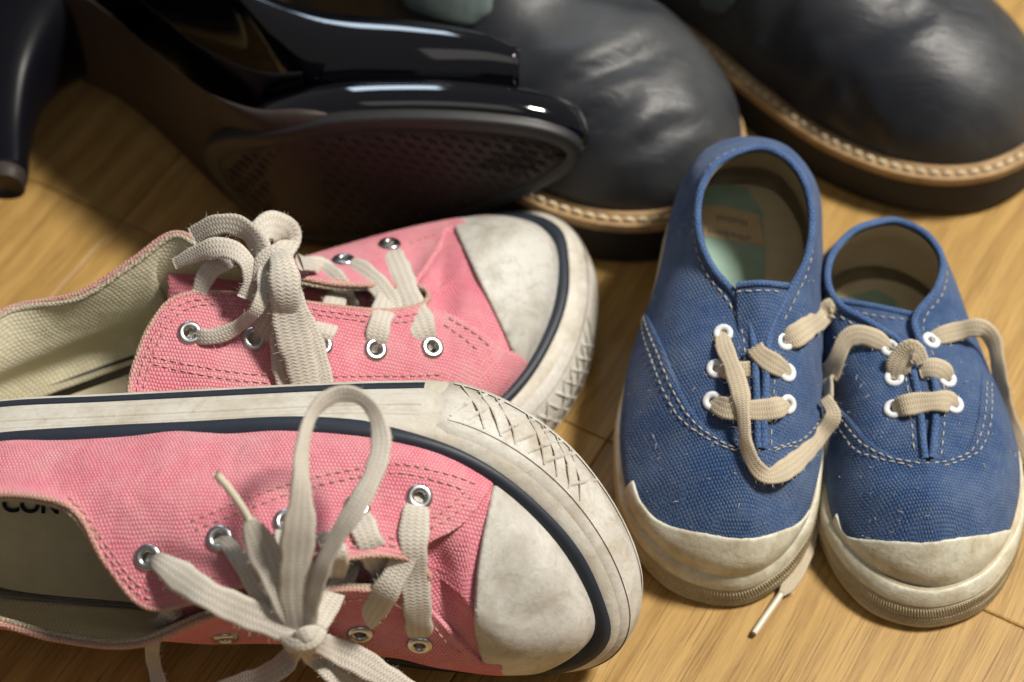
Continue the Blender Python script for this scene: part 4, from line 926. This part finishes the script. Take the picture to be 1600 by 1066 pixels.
K_('bow_loop', [(302, 370, ('z', 8.3), .6), (330, 354, ('z', 8.8), .7), (360, 350, ('z', 9.0), .75, 20), (388, 362, ('z', 8.9), .8, 45), (404, 385, ('z', 8.6), .8, 40), (412, 412, ('z', 8.2), .7, 20)], G_, pB, .7)
K_('bow_loop', [(418, 402, ('z', 8.3), .6), (402, 372, ('z', 8.5), .8), (418, 354, ('z', 8.5), .95), (442, 358, ('z', 8.0), 1.0), (452, 376, ('z', 7.5), .9), (436, 398, ('z', 7.8), .7)], G_, pB, .8)
# print on the lining of the tipped sneaker
cu = bpy.data.curves.new('t', 'FONT'); cu.body = 'CONV'; cu.size = 1; cu.extrude = 0; cu.offset = .035; to = bpy.data.objects.new('t', cu); COL.objects.link(to); bpy.context.view_layer.update()
tm = bpy.data.meshes.new_from_object(to.evaluated_get(bpy.context.evaluated_depsgraph_get())); bm_ = bmesh.new(); bm_.from_mesh(tm)
bmesh.ops.triangulate(bm_, faces=bm_.faces[:])
for _ in range(3): bmesh.ops.subdivide_edges(bm_, edges=[e for e in bm_.edges if e.calc_length() > .06], cuts=1); bmesh.ops.triangulate(bm_, faces=bm_.faces[:])
bm_.to_mesh(tm); tv = [tuple(v.co) for v in tm.vertices]; tf = [tuple(p.vertices) for p in tm.polygons]
bpy.data.objects.remove(to); wdt = max(v[0] for v in tv); hgt = max(v[1] for v in tv)
V = [FR_F.p(3+116*x/wdt, 799-27*y/hgt+4*x/wdt, 2.25) for x, y, _ in tv]
mesh('printed_word', V, tf, M['navyink'], pF, smooth=False)

# ================================================================== black leather boots
BO = [(0, 0), (1, 2.6), (4, 3.6), (8, 3.6), (12, 3.7), (16, 4.5), (20, 5.2), (24, 4.9), (27, 3.6), (28.6, 1.4), (28.8, -.5), (27.8, -2.9), (25.5, -4.6), (22, -5.3), (18, -4.9), (14, -4.1), (9, -3.8), (4, -3.6), (1, -2.4)]
def boot(name, label, O, head, s, base, mir, wr, tongue_at, creases=()):
    root = empty(name, base, label, 'boot', group='black leather boots')
    fr = Frame(O, Rz(radians(head))@np.diag([s, s*mir, s])); fr.mir = False
    ctr = A([[0, 0], [29, 0]])
    hx = [0, 3, 9, 11, 14, 17, 20, 23, 25.2, 26.8, 27.7, 28.2]; hz = [13.5, 14, 13, 11.6, 9.6, 8.1, 7.2, 6.6, 6.0, 5.1, 4.0, 2.5]
    dn = resample(spline(BO, 600, True), 150, closed=True); t = np.roll(dn, -1, 0)-np.roll(dn, 1, 0); t /= np.linalg.norm(t, axis=1, keepdims=True)
    nr = np.stack([t[:, 1], -t[:, 0]], 1); nr = nr if ((dn-dn.mean(0))*nr).sum() > 0 else -nr
    ins = dn-nr*.62; xs = np.linspace(.6, 28.1, 120)
    up = [(x, y) for x, y in ins if y > 0]; lowp = [(x, y) for x, y in ins if y <= 0]; up.sort(); lowp.sort()
    yu = np.interp(xs, *zip(*up)); yl = np.interp(xs, *zip(*lowp))
    G = []
    for (x, y) in ins:
        T = A([1.5+9.5*x/28.8, y*.28]); row = []
        for j in np.linspace(0, 1, 46):
            e = j**1.9; p = A([x, y])*(1-e)+T*e; xx = min(p[0], 28.1); a, b_ = np.interp(xx, xs, yu), np.interp(xx, xs, yl); c = (a+b_)/2; hw = max((a-b_)/2, .05)
            r = min(1, abs(p[1]-c)/hw); H = np.interp(xx, hx, hz); rr = r**2.5
            z = 2.25+(H-2.25)*max(0, 1-rr)**(1/2.1)
            bul = .35*math.exp(-((e-.03)/.04)**2)
            row.append(fr.w((p[0], p[1], z if j > 0 else 2.2)))
        G.append(row)
    S = Surf.__new__(Surf); S.g = A(G); S.closed = True; S.flip = False; S.ku = S.kv = 1; S.nu, S.nv = S.g.shape[:2]; S.frame = (fr.O, fr.R)
    for _ in range(3): S.g[:, 2:-1] = (S.g[:, 1:-2]+S.g[:, 2:-1]*2+S.g[:, 3:])/4; S.g[:] = (np.roll(S.g, 1, 0)+S.g*2+np.roll(S.g, -1, 0))/4
    S.finish(); S.g = S.g+S.n*smooth_wr(wr)(S.g, S)[..., None]; S.finish()
    for ln, wd, am in creases:
        q = A([h[0] for h in (S.hit(u, v) for u, v in resample(spline(A(ln, float), 60), 40)) if h is not None])
        if len(q) < 3: continue
        d = np.full(S.g.shape[:2], 99.)
        for k, c in enumerate(q): d = np.minimum(d, np.linalg.norm(S.g-c, axis=2)+.6*abs(k/(len(q)-1)-.5)**2)
        S.g = S.g+S.n*(-am*np.exp(-(d/wd)**2)+am*.55*np.exp(-((d-wd*2.1)/(wd*1.1))**2))[..., None]
    S.finish()
    layer('upper', S, M['leather'], root)
    layer('lining', S, M['insole'], root, off=-.2, flipf=True)
    far = lambda x, y: .50*min(1, max(0, (y-.5)/2.5))
    b = Band(fr, BO, lambda x, y: [(i+far(x, y), z) for i, z in [(.95, 1.72), (.10, 1.74), (.02, 1.80), (.0, 2.06), (.08, 2.14), (.95, 2.16)]], lambda x, y: .35*max(0, (x-21)/7.8)**2)
    b.build('welt', M['welt'], root)
    b2 = Band(fr, BO, lambda x, y: [(i+far(x, y), z) for i, z in [(.7, .0), (.16, .02), (.06, .2), (.04, 1.6), (.10, 1.73), (.7, 1.73)]], lambda x, y: .35*max(0, (x-21)/7.8)**2)
    b2.build('sole', M['blacksole'], root); b2.bottom('outsole', M['blacksole'], root, .7, 0)
    tube('rubber_bead', [b.pos(i, 2.14, -.50) for i in range(b.n)], .13, M['welt'], root, True, 6)
    n = 0; L = resample([b.pos(i, 2.14, -.20) for i in range(b.n)], step=.47); me = None
    for i in range(len(L)-1):
        q = L[i]
        if q[1] > 19: continue
        tdir = unit(L[i+1]-q)
        if me is None:
            V, F = stitch_geo(A([0., 0, 0]), A([1., 0, 0]), A([0., 0, 1]), .40, .095); V = A(V)/100
            me = bpy.data.meshes.new('stitch'); me.from_pydata(V.tolist(), [], F); me.materials.append(M['weltthread']); me.polygons.foreach_set('use_smooth', [True]*len(F))
        o = bpy.data.objects.new('stitch', me); COL.objects.link(o); o.parent = root; o.location = (q+[0, 0, .03]-A(base))/100; o.rotation_euler = (0, 0, math.atan2(tdir[1], tdir[0])+.12); n += 1
    # the suede corner below the tongue
    for px, off, mt, nm in tongue_at:
        P3 = [S.hit(u, v) for u, v in px]; P3 = [h for h in P3 if h is not None]
        if len(P3) < 3: continue
        q = A([((h[0]-fr.O)@fr.R)[:2] for h in P3]); X = ((S.g-fr.O)@fr.R)[..., :2]; m = len(q); dmin = np.full(X.shape[:2], 9.); ins_ = np.zeros(X.shape[:2], bool)
        for i in range(m):
            a, c = q[i], q[(i+1) % m]; e = c-a; t_ = np.clip(((X-a)@e)/(e@e), 0, 1); dmin = np.minimum(dmin, np.linalg.norm(X-a-t_[..., None]*e, axis=2))
            cr = (a[1] > X[..., 1]) != (c[1] > X[..., 1]); xi = (c[0]-a[0])*(X[..., 1]-a[1])/(c[1]-a[1]+1e-9)+a[0]; ins_ ^= cr & (X[..., 0] < xi)
        layer(nm, S, M[mt], root, off=off, f=lambda s: np.where(ins_, dmin, -dmin), thick=off+.1, bev=.02)
    return root, S, b
boot('leather_boot', 'scuffed black leather boot with its toe hidden behind the propped blue shoe', (-13.0, 22.54, 0), -40, .95, (-2, 12, 0), 1,
    [((3.5, 9, 6), 3.0, .16, (.75, -1, 0), .30), ((1, 12, 7), 4, .14, (.9, -.6, 0), .22), ((6.5, 6, 4), 2, .06, (1, .7, 0), .5)],
    [([(620, -40), (680, -40), (775, -30), (768, 20), (735, 46), (690, 30), (640, 10)], .25, 'suede', 'suede_flap')],
    [([(860, 150), (930, 118), (1000, 92), (1070, 66)], .3, .13), ([(840, 205), (920, 190), (990, 150)], .4, .10), ([(980, 240), (1040, 205), (1100, 190)], .3, .10), ([(870, 60), (940, 40), (1010, 5)], .4, .13), ([(1000, 225), (1030, 235), (1070, 215)], .2, .06)])
boot('leather_boot', 'scuffed black leather boot at the back corner, its shiny round toe fully in view', (-.65, 23.85, 0), -40, .9, (9, 16, 0), 1,
    [((12, 11, 6), 3.0, .12, (.75, -1, 0), .28), ((9.5, 14, 7), 3.5, .12, (1, -.4, 0), .22)],
    [([(1085, -60), (1110, -60), (1155, -40), (1150, 5), (1135, 19), (1100, 5)], .25, 'suede', 'suede_flap')],
    [([(1270, 160), (1310, 110), (1370, 60), (1440, 20)], .4, .13), ([(1200, 60), (1215, 30), (1230, -10)], .5, .14), ([(1330, 130), (1345, 180), (1370, 230)], .35, .08), ([(1300, 60), (1350, 30), (1400, 0)], .4, .10)])

# ================================================================== patent high heel, lying on its side with the sole to the viewer
FR_H = Frame(P(520, 390, .12), Rx(radians(-85)))
def heel_shoe():
    fr = FR_H; root = empty('high_heel', (-4, 8, 0), 'black patent peep toe high heel tipped on its side with its sole showing', 'high heel')
    SO = [(-4.0, -4.6), (-3.3, -5.5), (-2.5, -6.1), (-1.5, -6.6), (.4, -7.2), (2.6, -7.4), (5.0, -7.3), (7.2, -6.9), (8.5, -6.2), (8.85, -5.3), (8.3, -4.3), (6.9, -3.05), (4.9, -1.75), (2.9, -.75), (1.0, -.15), (-.8, -.3), (-2.2, -.95), (-3.3, -1.7), (-4.0, -2.6), (-4.3, -3.6)]
    SP = [(-2.6, -5.2), (-1.6, -6.4), (.4, -7.2), (2.6, -7.4), (5.0, -7.3), (7.2, -6.9), (8.5, -6.2), (8.85, -5.3), (8.3, -4.3), (6.9, -3.05), (4.9, -1.75), (2.9, -.75), (1.0, -.15), (-.8, -.25), (-2.2, -.9), (-2.9, -1.8), (-3.1, -3.4)]
    # forefoot sole: rim, recessed tread, patent platform
    def ring(ins, z, n=200, out=None):
        d = resample(spline(out or SO, 500, True), n, closed=True); t = np.roll(d, -1, 0)-np.roll(d, 1, 0); t /= np.linalg.norm(t, axis=1, keepdims=True); q = np.stack([t[:, 1], -t[:, 0]], 1)
        q = q if ((d-d.mean(0))*q).sum() > 0 else -q
        return [fr.w((*(p_-m*ins), z+.135*max(0, -(p_[0]-m[0]*ins)-1.0)**1.9)) for p_, m in zip(d, q)], d
    def rings(name, mat, prof, cap=False, n=200, out=None):
        R = [ring(i, z, n, out)[0] for i, z in prof]; m = len(R); V = [R[j][i] for i in range(n) for j in range(m)]; F = gridfaces(n, m, True)
        if cap: V.append(A(R[-1]).mean(0)); F += [(i*m+m-1, ((i+1) % n)*m+m-1, len(V)-1) for i in range(n)]
        return mesh(name, V, F, mat, root)
    rings('sole_edge', M['soleedge'], [(.0, .42), (.0, .10), (.06, .03), (.12, .0), (.52, .0), (.56, .02), (.58, .08)])
    rings('outsole', M['solerubber'], [(.57, .08), (.60, .03), (1.5, .02), (2.5, .02)], True)
    rings('platform', M['patent'], [(.25, .36), (-.10, .42), (-.22, .75), (-.20, 1.25), (-.05, 1.62), (.12, 1.72), (.16, 1.67), (.22, 1.71), (.30, 1.85), (.9, 2.0), (2.5, 2.05)], True, out=SP)
    p_, d = ring(.82, 0); d = A([( (A(q)-fr.O)@fr.R)[:2] for q in p_]); bg = Bag()
    def inside(x, y):
        c = False; n = len(d); j = n-1
        for i in range(n):
            if (d[i][1] > y) != (d[j][1] > y) and x < (d[j][0]-d[i][0])*(y-d[i][1])/(d[j][1]-d[i][1])+d[i][0]: c = not c
            j = i
        return c
    for a in np.arange(-14, 14, .30):
        for c in np.arange(-12, 12, .42):
            x = 3+a*cos(.5)-c*sin(.5)+(.21 if int(round(a/.30)) % 2 else 0)*-sin(.5); y = -4+a*sin(.5)*.6+c*cos(.5)
            if not inside(x, y): continue
            V = [fr.w((x+dx*cos(1.2)-dy*sin(1.2), y+dx*sin(1.2)+dy*cos(1.2), z+.135*max(0, -x-1.0)**1.9)) for dx, dy, z in ((-.15, -.07, .03), (.15, -.07, .03), (.15, .07, .03), (-.15, .07, .03), (-.11, -.03, -.05), (.11, -.03, -.05), (.11, .03, -.05), (-.11, .03, -.05))]
            bg.add(V, [(0, 1, 5, 4), (1, 2, 6, 5), (2, 3, 7, 6), (3, 0, 4, 7), (4, 5, 6, 7)])
    bg.build('tread_nubs', M['solerubber'], root, smooth=False)
    # shank from the ball up to the heel seat
    def loft(name, secs, mat, K=28, e=2.3, n=60, cap=True, label=None):
        """secs: (x, z centre, y centre, half y, half z, tilt)"""
        X = spline(secs, n); V = []
        for x, zc, yc, hy, hz, tl in X:
            for k in range(K):
                q = 2*pi*k/K; cx, sx = cos(q), sin(q); cy = math.copysign(abs(cx)**(2/e), cx)*hy; cz = math.copysign(abs(sx)**(2/e), sx)*hz
                V.append(fr.w((x-cz*sin(tl), yc+cy, zc+cz*cos(tl))))
        m = len(X); F = gridfaces(m, K, False, True)
        if cap: F += [list(range(K))[::-1], [(m-1)*K+i for i in range(K)]]
        return mesh(name, V, F, mat, root, label=label)
    loft('shank', [(.6, .45, -3.85, 3.3, .3, -.1), (-.6, .40, -3.8, 3.55, .52, 0), (-2.0, .62, -3.75, 3.3, .58, .25), (-3.4, 1.4, -3.75, 3.05, .6, .7), (-4.6, 2.5, -3.7, 2.8, .55, .85), (-6.2, 4.2, -3.7, 2.6, .6, .8), (-7.8, 5.8, -3.7, 2.6, .6, .7), (-9.4, 7.0, -3.7, 2.7, .6, .4), (-11.2, 7.6, -3.7, 2.7, .5, .15), (-13.0, 7.8, -3.7, 2.3, .45, 0), (-14.0, 7.8, -3.7, 1.2, .4, 0)], M['solerubber'])
    loft('insole_edge', [(-.6, 2.2, -3.9, 3.3, .2, .2), (-2.2, 2.5, -3.85, 3.05, .2, .6), (-4.2, 3.9, -3.8, 2.7, .2, .85), (-5.9, 5.6, -3.75, 2.55, .2, .8), (-7.6, 7.2, -3.7, 2.6, .2, .7), (-9.4, 8.3, -3.7, 2.8, .2, .35), (-11.4, 8.8, -3.7, 2.9, .2, .1), (-13.4, 8.9, -3.7, 2.4, .2, 0)], M['patent'])
    loft('upper', [(6.6, 2.8, -4.3, 3.2, 1.05, 0), (5.25, 3.1, -4.25, 3.5, 1.45, 0), (2.9, 3.45, -4.0, 3.75, 1.85, 0), (-.2, 4.1, -3.9, 3.5, 2.1, .2), (-2.6, 5.6, -3.8, 3.1, 3.0, .5), (-5.0, 8.4, -3.75, 2.8, 3.7, .6), (-7.6, 11.0, -3.7, 2.85, 4.0, .45), (-10.5, 12.6, -3.7, 3.0, 4.1, .1), (-13.0, 12.8, -3.7, 2.5, 4.0, 0), (-14.2, 12.6, -3.7, 1.3, 3.6, 0)], M['patent'], 40, 2.2, 90)
    loft('toe_opening_rim', [(6.50, 2.81, -4.3, 3.26, 1.12, 0), (6.68, 2.78, -4.3, 3.24, 1.09, 0)], M['patent'], 40, 2.2, 4)
    # the heel itself
    V = []; K = 26; prof = spline([(7.7, -14.4, -7.0, 2.65), (6.9, -14.2, -8.5, 2.4), (5.9, -13.9, -9.6, 2.0), (4.4, -13.4, -10.3, 1.45), (2.5, -12.7, -10.5, 1.0), (.9, -11.9, -10.4, .8), (.55, -11.85, -10.4, .78)], 60)
    for z, xa, xb, hy in prof:
        for k in range(K):
            q = 2*pi*k/K; cx, sx = cos(q), sin(q); V.append(fr.w(((xa+xb)/2+(xb-xa)/2*math.copysign(abs(cx)**.4, cx), -3.7+hy*math.copysign(abs(sx)**.55, sx)*(1-.25*(cx < 0)*abs(cx)), z)))
    m = len(prof); mesh('heel', V, gridfaces(m, K, False, True)+[[(m-1)*K+i for i in range(K)]], M['heelblack'], root)
    V = []
    for z, s in ((.56, 1.04), (.5, 1.07), (.05, 1.05), (0, .98)):
        for k in range(K):
            q = 2*pi*k/K; cx, sx = cos(q), sin(q); V.append(fr.w((-11.12+.72*s*math.copysign(abs(cx)**.8, cx), -3.7+.72*s*math.copysign(abs(sx)**.8, sx), z)))
    mesh('heel_tip', V, gridfaces(4, K, False, True)+[[3*K+i for i in range(K)]], M['solerubber'], root)
heel_shoe()
